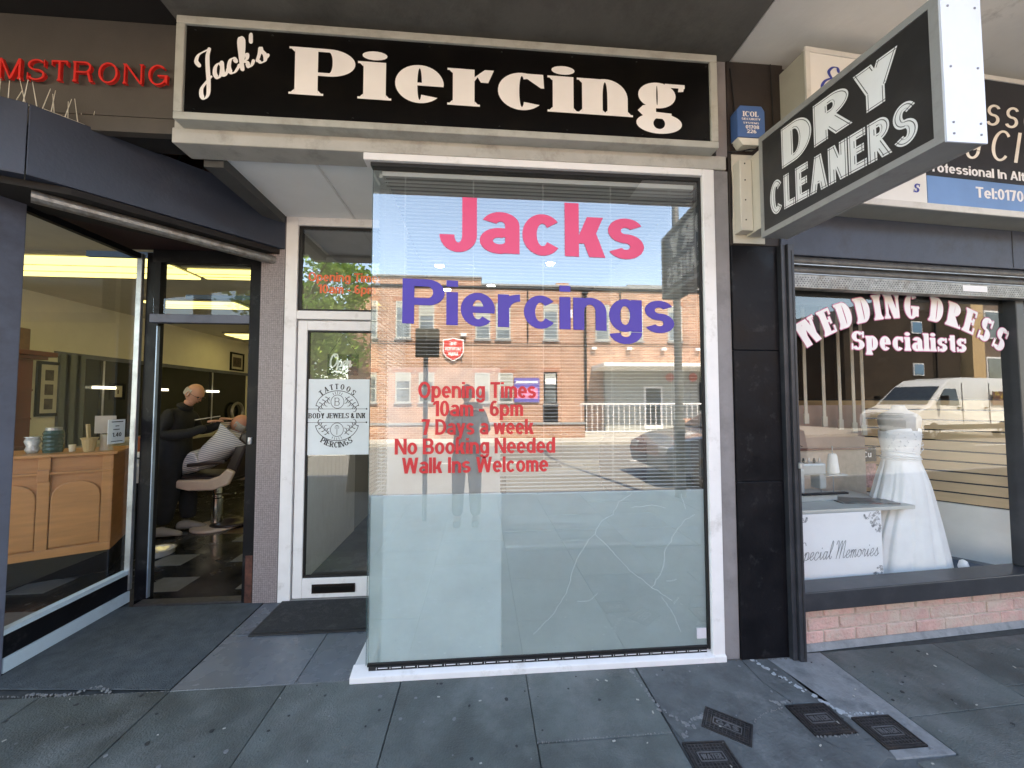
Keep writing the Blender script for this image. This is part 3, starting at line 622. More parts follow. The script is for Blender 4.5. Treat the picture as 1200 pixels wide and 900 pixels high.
MB().box(-1.245, -.962, DY-.032, DY-.028, .070, .108).build('flap', mat('black_flap', (.01, .01, .01), .3, .4), lb, bevel=.002)
MB().box(-1.415, -.655, DY-.06, DY+.03, -.005, .016).build('threshold', mat('threshold_metal', (.4, .39, .38), .5, .5, var=.2), ps)
# poster on the door glass
po = MB().box(-1.345, -.866, DY-.004, DY-.002, 1.085, 1.668).build('poster', mat('poster_paper', (.74, .80, .82), .6, var=.03), origin=(-1.05, DY, 1.38))
tag(po, 'pale square poster reading TATTOOS, BODY JEWELS and PIERCINGS stuck on the door glass', 'poster')
m_ink = mat('black_ink', (.02, .02, .022), .6)
def arc_text(mb, s, st, cx, cz, r, mid, h, span, O=(0, 0, 0), flip=1):
    P, wd = layout(s, st, h); k = span/(wd/r*180/math.pi) if wd else 1
    for pl, x, a in P:
        c = x+a/2; th = R(mid)-flip*(c-wd/2)/r*k
        for p in pl:
            mb._p.append([(cx+math.cos(th)*(r+flip*(py if flip > 0 else py))+math.sin(th)*flip*(px-a/2)*1.0, cz+math.sin(th)*(r+flip*py)-math.cos(th)*flip*(px-a/2)*1.0) for px, py in p])
pm = MB(); pm._p = []; cx, cz = -1.047, 1.385
arc_text(pm, 'TATTOOS', SERIF, cx, cz, .205, 90, .042, 88)
arc_text(pm, 'PIERCINGS', SERIF, cx, cz, .245, 270, .044, 72, flip=-1)
pm._p += [[(x*1.0+cx-.247, y+cz-.02) for x, y in p] for p in fit_text('BODY JEWELS & INK', SERIF, .040, .494)]
def ring(cx, cz, rx, ry, a0, a1, w, n=24):
    o = []; i = []
    for j in range(n+1):
        t = R(a0+(a1-a0)*j/n); o.append((cx+rx*math.cos(t), cz+ry*math.sin(t))); i.append((cx+(rx-w)*math.cos(t), cz+(ry-w)*math.sin(t)))
    return [o[k:k+2]+i[k:k+2][::-1] for k in range(n)]
for s in (1, -1):
    pm._p += ring(cx, cz+s*.055, .19, .14, 8 if s > 0 else 188, 172 if s > 0 else 352, .005)
    pm._p += [[(cx-.255, cz+s*.052-.0015), (cx+.255, cz+s*.052-.0015), (cx+.255, cz+s*.052+.0015), (cx-.255, cz+s*.052+.0015)]]
    pm._p += ring(cx, cz+s*.108, .058, .054, 0, 360, .004, 28)
    for e in (-1, 1):
        pm._p += [[(cx+e*.255+.007*math.cos(t), cz+s*.052+.007*math.sin(t)) for t in [k*math.pi/4 for k in range(8)]]]
        for k in range(4):
            bx, bz = cx+e*(.068+.026*k), cz+s*(.14-.022*k)
            pm._p += ribbon(spline([(bx, bz), (bx+e*.018, bz-s*.018), (bx+e*.012, bz-s*.04), (bx-e*.006, bz-s*.045)], 4), .007, .003)
            pm._p += ribbon(spline([(bx, bz-s*.02), (bx+e*.022, bz+s*.0), (bx+e*.036, bz+s*.004)], 4), .003, .006)
    for k in range(5):
        t = R(90*s+(k-2)*16); pm._p += ribbon([(cx+.062*math.cos(t), cz+s*.108+.062*math.sin(t)), (cx+.078*math.cos(t), cz+s*.108+.078*math.sin(t))], .004, .004)
pm._p += [[(x+cx-.024, y+cz+.078) for x, y in p] for p in fit_text('B', LIGHT, .06, .046)]
pm._p += ribbon([(cx, cz-.145), (cx, cz-.075)], .004, .004)+ring(cx, cz-.09, .018, .018, -40, 220, .003, 12)
pm._p = [[(-1.106+(x-cx)*.865, z) for x, z in p] for p in pm._p]
pm.flat(pm._p, (0, DY-.0052, 0), (1, 0, 0), (0, 0, 1)).build('printing', m_ink, po, recalc=False)
# hanging Open sign behind the door glass
os_ = MB().box(-1.20, -.965, DY+.03, DY+.038, 1.70, 1.865).build('open_sign', mat('black_board', (.02, .018, .018), .5, var=.2), origin=(-1.08, DY+.03, 1.78))
tag(os_, 'small black Open sign in white script hung inside the door glass', 'sign')
P, L = script('Open', .105, .17, .07, .2, gap=.0)
q = MB().flat([[(x*.78-1.185, y+1.765) for x, y in p] for p in P]+ribbon(spline([(-1.14, 1.735), (-1.11, 1.742), (-1.08, 1.73), (-1.05, 1.742), (-1.02, 1.735)], 4), .006, .004), (0, DY+.0285, 0), (1, 0, 0), (0, 0, 1))
q.build('script_lettering', mat('white_chalk', (.85, .85, .85), .6, emit=0), os_, recalc=False)
MB().tube([(-1.19, DY+.034, 1.865), (-1.08, DY+.034, 2.03), (-.975, DY+.034, 1.865)], .0015, 5).build('cord', m_ink, os_)
# interior of the shop
m_inw = mat('inner_wall_grey', (.34, .35, .34), .8, var=.08, scale=1.5); m_infl = mat('inner_floor_dark', (.045, .05, .055), .45, var=.25, scale=5, rvar=.1)
MB().box(-1.505, -1.45, .93, 4.4, 0, 2.96).build('inner_wall', m_inw, ps); MB().box(1.40, 1.47, .35, 4.4, 0, 2.96).build('inner_wall', m_inw, ps); MB().box(-1.5, 1.4, 4.4, 4.45, 0, 2.96).build('inner_wall', mat('inner_back_wall', (.22, .22, .21), .8, var=.1), ps)
MB().box(-.6, 1.40, .07, 4.4, 2.9, 2.93).build('inner_ceiling', mat('inner_ceiling', (.3, .3, .3), .8), ps); MB().box(-1.5, -.62, .961, 4.4, 2.9, 2.93).build('inner_ceiling', MC['inner_ceiling'], ps)
MB().box(-.605, 1.33, .05, 4.4, -.005, .03).build('inner_floor', m_infl, ps); MB().box(-1.45, -.62, .95, 4.4, -.005, .025).build('inner_floor', m_infl, ps)
# boarded left side with upright grooves
bb = MB(); 
for i in range(14): bb.box(-1.445, -1.430, .96+i*.1, 1.054+i*.1, .03, 1.02)
bo = bb.build('beadboard', mat('beadboard_white', (.62, .64, .64), .6, var=.04), ps)
# tiles of the recess
m_tile = mat('smooth_grey_tile', (.14, .155, .175), .26, var=.14, scale=4, pvar=.08, dirt=((.2, .22, .24), .4), dscale=3, rvar=.1)
def stile(x0, x1, y0, y1): MB().box(x0+.002, x1-.002, y0+.002, y1-.002, -.02, .002).build('step_tile', m_tile, ps, bevel=.002)
stile(-1.60, -.98, -.015, .45); stile(-.98, -.692, -.015, .45); stile(-1.60, -1.46, .45, .85); stile(-1.46, -1.0, .45, .85); stile(-1.0, -.692, .45, .85)
# door mat
dm = thing('door_mat', 'dark ribbed door mat lying before the white shop door', 'door mat', (-1.06, .64, 0))
MB().box(-1.47, -.694, .43, .855, .003, .012).build('mat_edge', mat('mat_rubber', (.02, .02, .022), .7), dm, bevel=.003)
MB().box(-1.445, -.71, .455, .84, .012, .017).build('pile', mat('mat_pile', (.035, .037, .04), .95, var=.5, scale=160, bump=1., bscale=350, dirt=((.10, .10, .10), .5), dscale=20), dm)
# ---- venetian blinds
m_slat = mat('white_slat', (.58, .60, .60), .45, var=.03)
def blind(label, x0, x1, y0, y1, ztop, zbot, along, n):
    t = thing('venetian_blind', label, 'blind', ((x0+x1)/2, (y0+y1)/2, zbot), 'white venetian blinds in the piercing shop window')
    w = wloc(t); L = (x1-x0) if along == 'x' else (y1-y0); s = MB(); prev = None; W = .022
    pts = [(-W/2, -.0008), (-W/4, .0012), (0, .0018), (W/4, .0012), (W/2, -.0008)]
    vs = []; fs = []
    for e in (-L/2, L/2):
        for a, b in pts+[(p, q-.0006) for p, q in pts[::-1]]: vs.append((e, a, b) if along == 'x' else (a, e, b))
    k = 10
    fs = [(i, (i+1) % k, k+(i+1) % k, k+i) for i in range(k)]
    me = MB().add(vs, fs).mesh('slat', (0, 0, 0), [m_slat]); tilt = R(2)
    for i in range(n):
        z = zbot+.03+(ztop-.05-zbot-.03)*i/(n-1)-w[2]
        rot = (tilt+random.gauss(0, .035), 0, 0) if along == 'x' else (0, tilt+random.gauss(0, .035), 0)
        piece('slat', me, t, (0, random.gauss(0, .0004), z+random.gauss(0, .0005)), rot)
    MB().box(x0, x1, y0, y1, ztop-.028, ztop).build('headrail', m_slat, t, bevel=.003); MB().box(x0, x1, y0+.002, y1-.002, zbot, zbot+.014).build('bottom_rail', m_slat, t, bevel=.003)
    for k in range(5):
        f = (.07, .28, .5, .72, .92)[k]
        for e in (0, 1):
            p = (x0+L*f, (y0, y1)[e]) if along == 'x' else ((x0, x1)[e], y0+L*f)
            MB().tube([(p[0], p[1], zbot), (p[0], p[1], ztop)], .0009, 5).build('ladder_cord', m_slat, t)
    return t
blind('wide white venetian blind behind the main window glass', -.575, 1.312, .030, .055, 2.835, .655, 'x', 100)
blind('narrow white venetian blind along the left side glass', -.600, -.576, .062, .84, 2.84, .655, 'y', 92)
for x in (-.30, .35, 1.05):
    pass
bd = thing('white_board', 'tall pale translucent sheet fixed behind the left half of the window', 'board', (-.2, .012, .075))
MB().sheet(-.522, .112, .0122, .0122, .975, 1.69).build('upper_sheet', veil('thin_sheet', (.93, .92, .90), .50, .0, .3, .15), bd); MB().box(-.54, .118, .0125, .0135, .05, .974).build('lower_sheet', veil('translucent_board', (.96, .97, .97), .08, .0, .3, .1), bd)
# downlights seen through the glass
m_lamp = mat('lamp_glow', (1, .97, .9), .5, emit=26., var=.01)
for i, (x, y) in enumerate(((-.43, 1.75), (-.10, 1.0), (-.42, 2.6), (.12, 2.4), (.7, 1.6))):
    t = thing('downlight', ('lit round ceiling downlight '+['nearest the J of the pink lettering', 'first of the row behind the pink lettering', 'deep in the shop behind the blue P', 'deep in the shop behind the blue i', 'behind the pink k'][i]), 'ceiling light', (x, y, 2.9), 'round downlights in the piercing shop ceiling')
    MB().lathe((x, y, 2.888), [(.055, 0), (.055, .012)], 20).build('rim', m_white, t); MB().lathe((x, y, 2.884), [(.042, 0), (.042, .004)], 20).build('lamp', m_lamp, t)
# furniture seen dimly behind the blind
tb = thing('treatment_desk', 'long white desk dimly seen behind the lower blind slats', 'desk', (.8, 1.35, .03))
MB().box(.16, 1.36, 1.1, 1.62, .86, .90).build('desk_top', mat('white_laminate', (.75, .74, .72), .4, var=.05), tb, bevel=.004)
for x in (.2, 1.32):
    for y in (1.14, 1.58): MB().box(x-.02, x+.02, y-.02, y+.02, .03, .86).build('leg', mat('grey_steel_leg', (.2, .2, .2), .4, .6), tb)
MB().box(.2, 1.3, 1.6, 1.615, .3, .86).build('back_panel', MC['white_laminate'], tb)
for i, (x, y, z, c, lb_) in enumerate(((.42, 1.3, .90, (.04, .04, .05), 'flat dark folder lying on the white desk behind the blind'), (.95, 1.25, .90, (.5, .48, .42), 'open cream booklet lying on the white desk behind the blind'))):
    o = MB().box(x, x+.3, y-.1, y+.12, z, z+.02).build('folder' if i == 0 else 'booklet', mat('folder_paint_%s' % 'ab'[i], c, .6), origin=(x, y, z), bevel=.003); tag(o, lb_, 'stationery')
ch = thing('office_chair', 'grey office chair with rounded back standing right of the desk behind the blind', 'chair', (1.25, .75, .03))
m_chair = mat('chair_fabric', (.11, .10, .11), .9, var=.15, scale=40)
q = MB(); q.sm = True; q.lathe((1.2, .98, 1.0), [(.02, -.26), (.16, -.25), (.2, -.15), (.21, 0), (.2, .14), (.15, .22), (.02, .245)], 20, 1, .25); q.build('backrest', m_chair, ch)
q = MB(); q.sm = True; q.lathe((1.2, .74, .5), [(.02, -.05), (.2, -.045), (.23, 0), (.2, .035), (.02, .045)], 20); q.build('seat', m_chair, ch)
MB().tube([(1.2, .74, .12), (1.2, .74, .46)], .02, 8).build('gas_column', m_blackgap, ch); MB().tube([(1.2, .95, .48), (1.2, 1.03, .8)], .016, 6).build('back_stem', m_blackgap, ch)
for k in range(5):
    a = R(72*k+18); MB().tube([(1.2, .74, .12), (1.2+.25*math.cos(a), .74+.25*math.sin(a), .07)], [.02, .012], 6).build('leg', m_blackgap, ch)
# ---- the long sign above
sg = thing('piercing_sign', "long black fascia sign reading Jack's Piercing in white with cream frame", 'sign', (-.11, -.05, 2.99))
SX0, SX1, SZ0, SZ1 = -1.62, 1.395, 2.985, 3.555; sy = -.095
m_sframe = mat('cream_sign_frame', (.42, .42, .385), .5, var=.08, scale=6, dirt=((.2, .18, .15), .5), dscale=5)
for a in ((SX0, SX1, SZ1-.045, SZ1), (SX0, SX1, SZ0, SZ0+.04), (SX0, SX0+.045, SZ0+.04, SZ1-.045), (SX1-.045, SX1, SZ0+.04, SZ1-.045)): MB().box(a[0], a[1], sy-.012, -.014, a[2], a[3]).build('frame', m_sframe, sg, bevel=.005)
MB().box(SX0+.045, SX1-.045, sy+.002, -.02, SZ0+.04, SZ1-.045).build('panel', mat('black_sign_panel', (.003, .0025, .0025), .3, spec=.25, var=.5, scale=5, dirt=((.010, .008, .005), .6), dscale=3), sg)
m_slett = mat('white_sign_letter', (.88, .86, .86), .5, var=.03)
text(MB(), 'Piercing', Sty(.40, .07, .80, .1, 1.52, .075, .045), (-1.015, sy, 3.165), (1, 0, -.008), (0, 0, 1), .268, 2.24).build('lettering', m_slett, sg, recalc=False)
P, L = script("Jack's", .185, .17, .045, .3, gap=.05); c, s_ = math.cos(R(35)), math.sin(R(35))
MB().flat([[(-1.50+(x*c*.92-y*s_*.75)*.90, 3.185+(x*s_*.62+y*c*1.05)*.90) for x, y in p] for p in P], (0, sy, 0), (1, 0, 0), (0, 0, 1)).build('script_lettering', m_slett, sg, recalc=False)
for i in range(16):
    x = SX0+.08+(i % 8)*.41+random.uniform(-.02, .02); z = SZ0+.062 if i < 8 else SZ1-.07
    MB().lathe((x, sy-.001, z), [(.006, 0), (.005, .002)], 8).build('screw', mat('screw_dark', (.06, .06, .06), .5, .5), sg)
# ================================================================ barber shop
m_navy = mat('navy_fascia_metal', (.036, .046, .072), .42, var=.14, scale=3, bump=.08, bscale=60, dirt=((.075, .09, .12), .5), dscale=2, rvar=.08)
m_black = mat('black_gloss_paint', (.007, .007, .009), .4, var=.3, scale=6, bump=.08, bscale=50, spec=.14, dirt=((.045, .045, .047), .6), dscale=11, dlo=.58, dhi=.72, rvar=.12)
m_bluegrey = mat('blue_grey_post', (.10, .115, .16), .5, .0, var=.12, scale=6, dirt=((.04, .04, .05), .5), dscale=4)
m_alu = mat('dull_aluminium', (.42, .44, .46), .4, .7, var=.15, scale=9, dirt=((.1, .1, .1), .5), dscale=5)
m_galv = mat('galvanised_steel', (.30, .29, .27), .45, .7, var=.35, scale=30, bump=.3, bscale=60, dirt=((.16, .10, .06), .6), dscale=8)
m_armp = mat('brown_grey_board', (.075, .064, .056), .65, var=.12, scale=4, bump=.12, bscale=120)
m_inw2 = mat('cream_wall', (.80, .77, .68), .8, var=.06, scale=2); m_ceil2 = mat('barber_ceiling', (.55, .52, .45), .8, var=.05)
bs = thing('barber_shop', 'dark barber shopfront with angled fascia, glass side window and open door', 'shop', (-2.4, .3, 0))
m_bsof = mat('black_soffit', (.012, .010, .010), .8, var=.2)
MB().box(-8, -1.69, -1.6, .30, 3.69, 3.76).build('canopy_soffit', m_bsof, bs)
MB().box(-8, -1.69, -1.66, -1.602, 3.57, 4.0).build('canopy_edge', MC['canopy_edge_metal'], bs)
MB().box(-8, -1.69, -.0+.10, .14, 3.128, 3.69).build('fascia_board', m_armp, bs, bevel=.003)
MB().box(-8, -1.69, .09, .14, 3.03, 3.118).build('fascia_trim', m_armp, bs, bevel=.003)
MB().box(-8, -1.69, .141, .30, 3.04, 3.69).build('fascia_backing', m_bsof, bs)
# raised red letters
lt = thing('raised_letters', 'red raised capital letters ending MSTRONG on the dark fascia board', 'sign lettering', (-2.6, -.05, 3.2))
ROMAN.a = .10; ROMAN.gap = .24
L, wd = layout('ARMSTRONG', ROMAN, .118); xs = {}
k = 1.0; x_end = -1.785; tot = wd
sc_ = (x_end-(-2.66))/ (wd-L[2][1])          # the M starts at the picture's edge
m_redl = mat('red_letter', (.80, .035, .03), .4, var=.1)
for i, (P, x, a) in enumerate(L):
    MB().flat([[((px+x-L[2][1])*sc_, py) for px, py in p] for p in P], (-2.66, .07, 3.284), (1, 0, .02), (0, 0, 1), (0, 1, 0), .016).build('letter', m_redl, lt, bevel=0)
# angled fascia box
A = (-2.345, -.07); B = (-1.50, .865); C_ = (-3.6, -.62)
dA = Vector((B[0]-A[0], B[1]-A[1])).normalized(); nA = Vector((-dA.y, dA.x))
MB().prism([(A[0], A[1], 2.67), (B[0], B[1], 2.67), (B[0]-.10, B[1]+.06, 2.67), (A[0]+nA.x*.3, A[1]+nA.y*.3, 2.67)], (0, 0, .378)).build('fascia_panel', m_navy, bs, bevel=.004)
MB().prism([(A[0]-.004, A[1]-.001, 2.668), (A[0]+nA.x*.3-.01, A[1]+nA.y*.3, 2.668), (C_[0]-.1, C_[1]+.3, 2.668), (C_[0], C_[1], 2.668)], (0, 0, .382)).build('fascia_panel', m_navy, bs, bevel=.004)
MB().prism([(A[0]+.1, A[1]+.12, 2.63), (B[0]-.02, B[1]+.02, 2.63), (B[0]-.2, B[1]+.1, 2.63), (-2.62, .3, 2.63), (-3.6, .0, 2.63), (-3.6, -.5, 2.63), (A[0]-.1, A[1]+.03, 2.63)], (0, 0, .037)).build('fascia_underside', m_bsof, bs)
MB().tube([(A[0]+nA.x*.09+.0, A[1]+nA.y*.09+.03, 2.60), (B[0]+nA.x*.05-.06, B[1]+nA.y*.05-.03, 2.585)], .034, 12).build('shutter_tube', m_galv, bs)
MB().prism([(-2.72, .2, 2.66), (-2.16, .2, 2.66), (-1.64, .80, 2.66), (-1.64, .92, 2.66), (-2.72, .92, 2.66)], (0, 0, .009)).build('lobby_soffit', mat('dark_red_soffit', (.03, .008, .008), .7, var=.2), bs)
MB().prism([(-2.30, .18, 2.60), (-2.05, .46, 2.60), (-2.08, .50, 2.60), (-2.36, .22, 2.60)], (0, 0, .03)).build('blue_flap', mat('blue_flap', (.05, .08, .2), .5), bs)
# bird spikes
bsp = thing('bird_spikes', 'row of pale thin bird spikes standing along the angled fascia top', 'bird spikes', (A[0], A[1]+.1, 3.05))
m_sp = mat('spike_plastic', (.75, .72, .62), .5)
for i in range(26):
    t = i/26*.62-.25; bx = A[0]+dA.x*max(t, 0)+(t*1.0 if t < 0 else 0)+.02; by = A[1]+dA.y*max(t, 0)+(t*.4 if t < 0 else 0)+.03+.05*(i % 2)
    MB().tube([(bx, by, 3.045), (bx+random.uniform(-.035, .035), by+random.uniform(-.02, .03), 3.045+random.uniform(.10, .16))], [.0024, .0014], 5).build('spike', m_sp, bsp)
MB().bar((A[0]-.2, A[1]-.03, 3.056), (A[0], A[1]+.05, 3.056), .02, .006).build('spike_base', m_sp, bsp); MB().bar((A[0]+.01, A[1]+.055, 3.056), (A[0]+dA.x*.4, A[1]+dA.y*.4+.06, 3.056), .02, .006).build('spike_base', m_sp, bsp)
# corner post and side window
MB().prism([(-2.70, .06, 0), (-2.66, .045, 0), (-2.605, .185, 0), (-2.66, .19, 0)], (0, 0, 2.64)).build('corner_post', m_bluegrey, bs, bevel=.006)
MB().box(-2.76, -2.705, .05, .15, 0, 2.64).build('corner_post', m_black, bs, bevel=.004)
lk = MB().lathe((-2.60, .052, 1.075), [(.018, -.006), (.018, .006)], 14).build('lock', m_alu, bs)
wb = MB().box(-2.66, -2.62, .19, .955, .002, .205).build('side_window', m_black, bs, bevel=.003)
m_pblue = mat('pale_blue_strip', (.50, .62, .70), .5, var=.08, scale=6, dirt=((.25, .3, .33), .4), dscale=6)
MB().box(-2.618, -2.606, .19, .95, .006, .085).build('skirting_strip', m_pblue, wb); MB().box(-2.664, -2.62, .19, .95, .206, .235).build('inner_strip', m_pblue, wb)
MB().sheet(-2.642, -2.642, .19, .945, .205, 2.63).build('glass', glass('barber_glass', .07, (.97, .98, .97), .9), wb)
MB().box(-2.65, -2.61, .945, .972, .09, 2.64).build('mullion', m_alu, wb, bevel=.003)
MB().box(-2.66, -2.62, .19, .945, 2.60, 2.64).build('head', m_black, wb)
# doorway
fr = MB()
fr.box(-2.60, -2.50, .975, 1.03, 0, 2.66); fr.box(-1.765, -1.685, .86, .95, 0, 2.66)
fr.box(-2.50, -1.765, .90, .96, 2.56, 2.66)
df = fr.build('door_frame', m_black, bs, bevel=.004)
MB().box(-2.50, -1.765, .89, .95, 2.095, 2.16).build('transom_bar', m_bluegrey, df, bevel=.004)
MB().sheet(-2.50, -1.765, .92, .92, 2.16, 2.56).build('transom_glass', glass('transom_pane', .05, (.9, .93, .95), .8), df)
MB().box(-2.48, -2.44, .90, .96, 2.16, 2.56).build('transom_post', m_black, df)
MB().box(-2.52, -1.70, .88, .96, -.003, .014).build('threshold', mat('worn_threshold', (.05, .045, .045), .6, var=.4, scale=30), bs)
MB().box(-1.74, -1.69, .856, .859, .0, .35).build('rust_patch', mat('rusty_paint', (.09, .03, .02), .8, var=.5, scale=25), df)
dl = df
MB().box(-2.505, -2.497, .965, .99, .02, 2.08).build('door_edge', mat('steel_edge_blue', (.25, .32, .42), .35, .5), dl)
lk = MB().lathe((-1.73, .855, 1.2), [(.014, -.025), (.016, 0), (.014, .025)], 12).build('door_handle', m_alu, dl)
# mosaic pillar
mp = MB().box(-1.683, -1.508, .853, .95, 0, 2.93); pil = mp.build('mosaic_pillar', mat('mosaic_grout', (.16, .14, .14), .8, var=.1), bs)
mz = MB(); tz = .0138
for i in range(12):
    for j in range(205):
        x = -1.680+i*.01425; z = .005+j*.01425
        mz.add([(x, .8515, z), (x+.0125, .8515, z), (x+.0125, .8515, z+.0125), (x, .8515, z+.0125)], [(0, 1, 2, 3)])
tl = mz.build('mosaic_tiles', mat('mosaic_mauve', (.29, .245, .25), .35, var=.3, scale=90, dirt=((.42, .38, .38), .3), dscale=40), pil); tl['kind'] = 'stuff'
# rough pad in front of the door
MB().prism([(-2.60, .08, .0), (-1.604, -.005, .0), (-1.604, .86, .0), (-2.61, .87, .0)], (0, 0, .006)).build('entrance_pad', mat('rough_blue_pad', (.062, .078, .09), .85, var=.3, scale=12, bump=.9, bscale=130, dirt=((.11, .13, .14), .5), dscale=5), bs, bevel=.004)
crumbs([(-2.3, .02), (-2.1, .0), (-2.0, .05), (-1.9, .0)], .01, 'pale_spill', MC['pale_mortar'], z=.006)
# interior room
MB().box(-5.76, -5.70, -.6, 8.1, 0, 2.9).build('inner_wall', m_inw2, bs); MB().box(-5.7, -1.7, 8.0, 8.1, 0, 2.9).build('inner_wall', m_inw2, bs); MB().box(-1.56, -1.51, .96, 8.1, 0, 2.93).build('inner_wall', m_inw2, bs)
MB().box(-5.7, -1.70, .98, 8.0, 2.9, 2.95).build('inner_ceiling', m_ceil2, bs); MB().box(-5.7, -2.75, .1, .979, 2.9, 2.95).build('inner_ceiling', m_ceil2, bs)
MB().box(-5.7, -2.67, -.02, .1, 0, .2).build('front_stall', m_black, bs)
flr = MB().box(-5.7, -1.56, .1, 8.0, -.011, -.001); flo = flr.build('inner_floor', mat('black_lino', (.012, .013, .015), .22, var=.4, scale=5, rvar=.08), bs)
m_ft = mat('pale_floor_tile', (.11, .11, .11), .35, var=.25, scale=12); m_ft2 = mat('brown_floor_tile', (.06, .03, .025), .4, var=.2)
def ftile(x, y, m=m_ft): MB().box(x, x+.297, y, y+.252, -.001, .0015).build('floor_tile', m, flo)
for x, y in ((-2.68, 1.10), (-3.03, 1.61), (-1.95, 1.1), (-2.33, 1.65), (-3.7, 1.15), (-3.35, .62), (-4.1, 1.7), (-3.05, .2), (-2.65, 2.2), (-4.4, .7), (-1.98, 2.2)): ftile(x, y)
ftile(-2.9, 2.45, m_ft2)
MB().box(-5.698, -5.69, 3.55, 7.6, .92, 2.115).build('mirror_panel', mat('dark_mirror', (.04, .045, .045), .06, .85, var=.05, spec=.6), bs)
for y in (3.52, 3.66): MB().box(-5.70, -5.66, y, y+.06, .6, 2.14).build('mirror_frame', m_bluegrey, bs)
MB().box(-5.70, -5.67, 3.4, 7.7, 2.11, 2.17).build('mirror_frame', m_bluegrey, bs)
MB().box(-5.70, -5.66, 3.45, 3.78, .6, 2.14).build('mirror_frame', mat('grey_blue_panel', (.11, .13, .145), .5, var=.1), bs)
sh = thing('long_worktop', 'dark worktop with pale edge running below the barber mirrors', 'worktop', (-5.4, 5.5, 0))
MB().box(-5.69, -5.15, 3.6, 7.6, .82, .87).build('worktop', mat('stone_top', (.35, .34, .3), .4, var=.2), sh, bevel=.005); MB().box(-5.69, -5.3, 3.6, 7.6, .0, .82).build('cupboard', mat('dark_cupboard', (.03, .02, .02), .5), sh)
# bright fluorescent ceiling panels
m_fl = mat('fluorescent_glow', (1., .90, .36), .5, emit=.31, var=.03); m_fl2 = mat('fluorescent_glow_warm', (1., .88, .34), .5, emit=.30, var=.03)
def clight(x0, x1, y0, y1, label, m=m_fl, z=2.86):
    t = thing('ceiling_light', label, 'ceiling light', ((x0+x1)/2, (y0+y1)/2, z), 'fluorescent ceiling lights in the barber shop')
    MB().box(x0-.03, x1+.03, y0-.03, y1+.03, z+.004, 2.898).build('casing', mat('lamp_casing', (.25, .24, .2), .5), t); MB().box(x0, x1, y0, y1, z-.02, z+.003).build('diffuser', m, t, bevel=.012)
    for k in (1, 2): MB().box(x0, x1, y0+(y1-y0)*k/3-.004, y0+(y1-y0)*k/3+.004, z-.025, z-.019).build('diffuser_rib', MC['lamp_casing'], t)
clight(-5.6, -3.1, 1.68, 2.28, 'wide glowing fluorescent panel across the top of the barber side window')
clight(-3.42, -2.92, 1.70, 2.25, 'glowing ceiling panel seen in the left half of the barber transom'.replace('left half', 'upper left')) if False else None
clight(-3.02, -2.2, 1.95, 2.25, 'bright ceiling panel seen at the upper left of the transom pane', m_fl2)
clight(-4.6, -3.4, 3.35, 3.7, 'long glowing ceiling panel low in the transom pane'); clight(-4.05, -3.45, 4.75, 5.4, 'small glowing ceiling panel just under the transom bar')
for k_, (a_, b_, l_) in enumerate(((-5.2, 6.0, 'added far row fluorescent panel, unseen behind the door jamb, brightening the room'), (-3.6, 6.6, 'added deep fluorescent panel, unseen behind the mosaic pillar, brightening the room'), (-2.6, 3.2, 'added fluorescent panel above the reclining customer, unseen behind the frame, brightening the room'))): clight(a_, a_+1.4, b_, b_+.6, l_)  # unseen panels added to brighten the barber room
for z, y in ((2.82, 1.35),): MB().box(-3.4, -1.9, y, y+.03, 2.75, 2.80).build('blue_rail', mat('blue_rail_paint', (.06, .14, .3), .5), bs)
MB().box(-3.6, -1.8, 2.75, 2.79, 2.75, 2.80).build('blue_rail', MC['blue_rail_paint'], bs)
# reception counter in honey wood
ct = thing('reception_counter', 'honey coloured panelled wooden reception counter behind the side window', 'counter', (-3.4, 1.3, 0))
c0 = Vector((-3.95, 1.12)); c1 = Vector((-3.24, 1.50)); cdv = (c1-c0).normalized(); cn = Vector((-cdv.y, cdv.x)); CL = (c1-c0).length
def CX(p): q = c0+cdv*p[0]+cn*p[1]; return (q.x, q.y, p[2])
m_wood = mat('honey_wood', (.36, .15, .05), .4, var=.22, scale=3, stretch=(1, 1, 7), bump=.08, coat=.2); m_wood2 = mat('honey_wood_light', (.42, .19, .065), .4, var=.2, scale=3, stretch=(1, 1, 7))
MB(CX).box(0, CL, .03, .5, .2, 1.03).build('carcass', m_wood, ct, bevel=.004); MB(CX).box(.02, CL-.02, .06, .48, 0, .2).build('plinth', m_black, ct)
MB(CX).box(-.03, CL+.03, -.02, .54, 1.03, 1.055).build('counter_top', m_wood2, ct, bevel=.006)
for x in (0, .36, CL-.07): MB(CX).box(x, x+.07, .008, .03, .2, 1.03).build('stile', m_wood2, ct, bevel=.004)
MB(CX).box(0, CL, .004, .032, .2, .27).build('rail', m_wood2, ct, bevel=.004); MB(CX).box(0, CL, .0, .03, .885, .905).build('moulding', m_wood2, ct, bevel=.004)
for x in (.075, .435):
    w_ = .28 if x < .1 else CL-.51; pts = [(x, .012, .28), (x+w_, .012, .28), (x+w_, .012, .68)]+[(x+w_/2+w_/2*math.cos(t)*.98, .012, .70+.12*math.sin(t)) for t in [math.pi*k/12 for k in range(1, 12)]]+[(x, .012, .68)]
    MB(CX).prism([(a, b, c) for a, b, c in pts], (0, .016, 0)).build('arched_panel', m_wood2, ct, bevel=.01)
MB(CX).box(.36, .43, -.008, .01, .83, .93).build('corbel', m_wood, ct, bevel=.004)
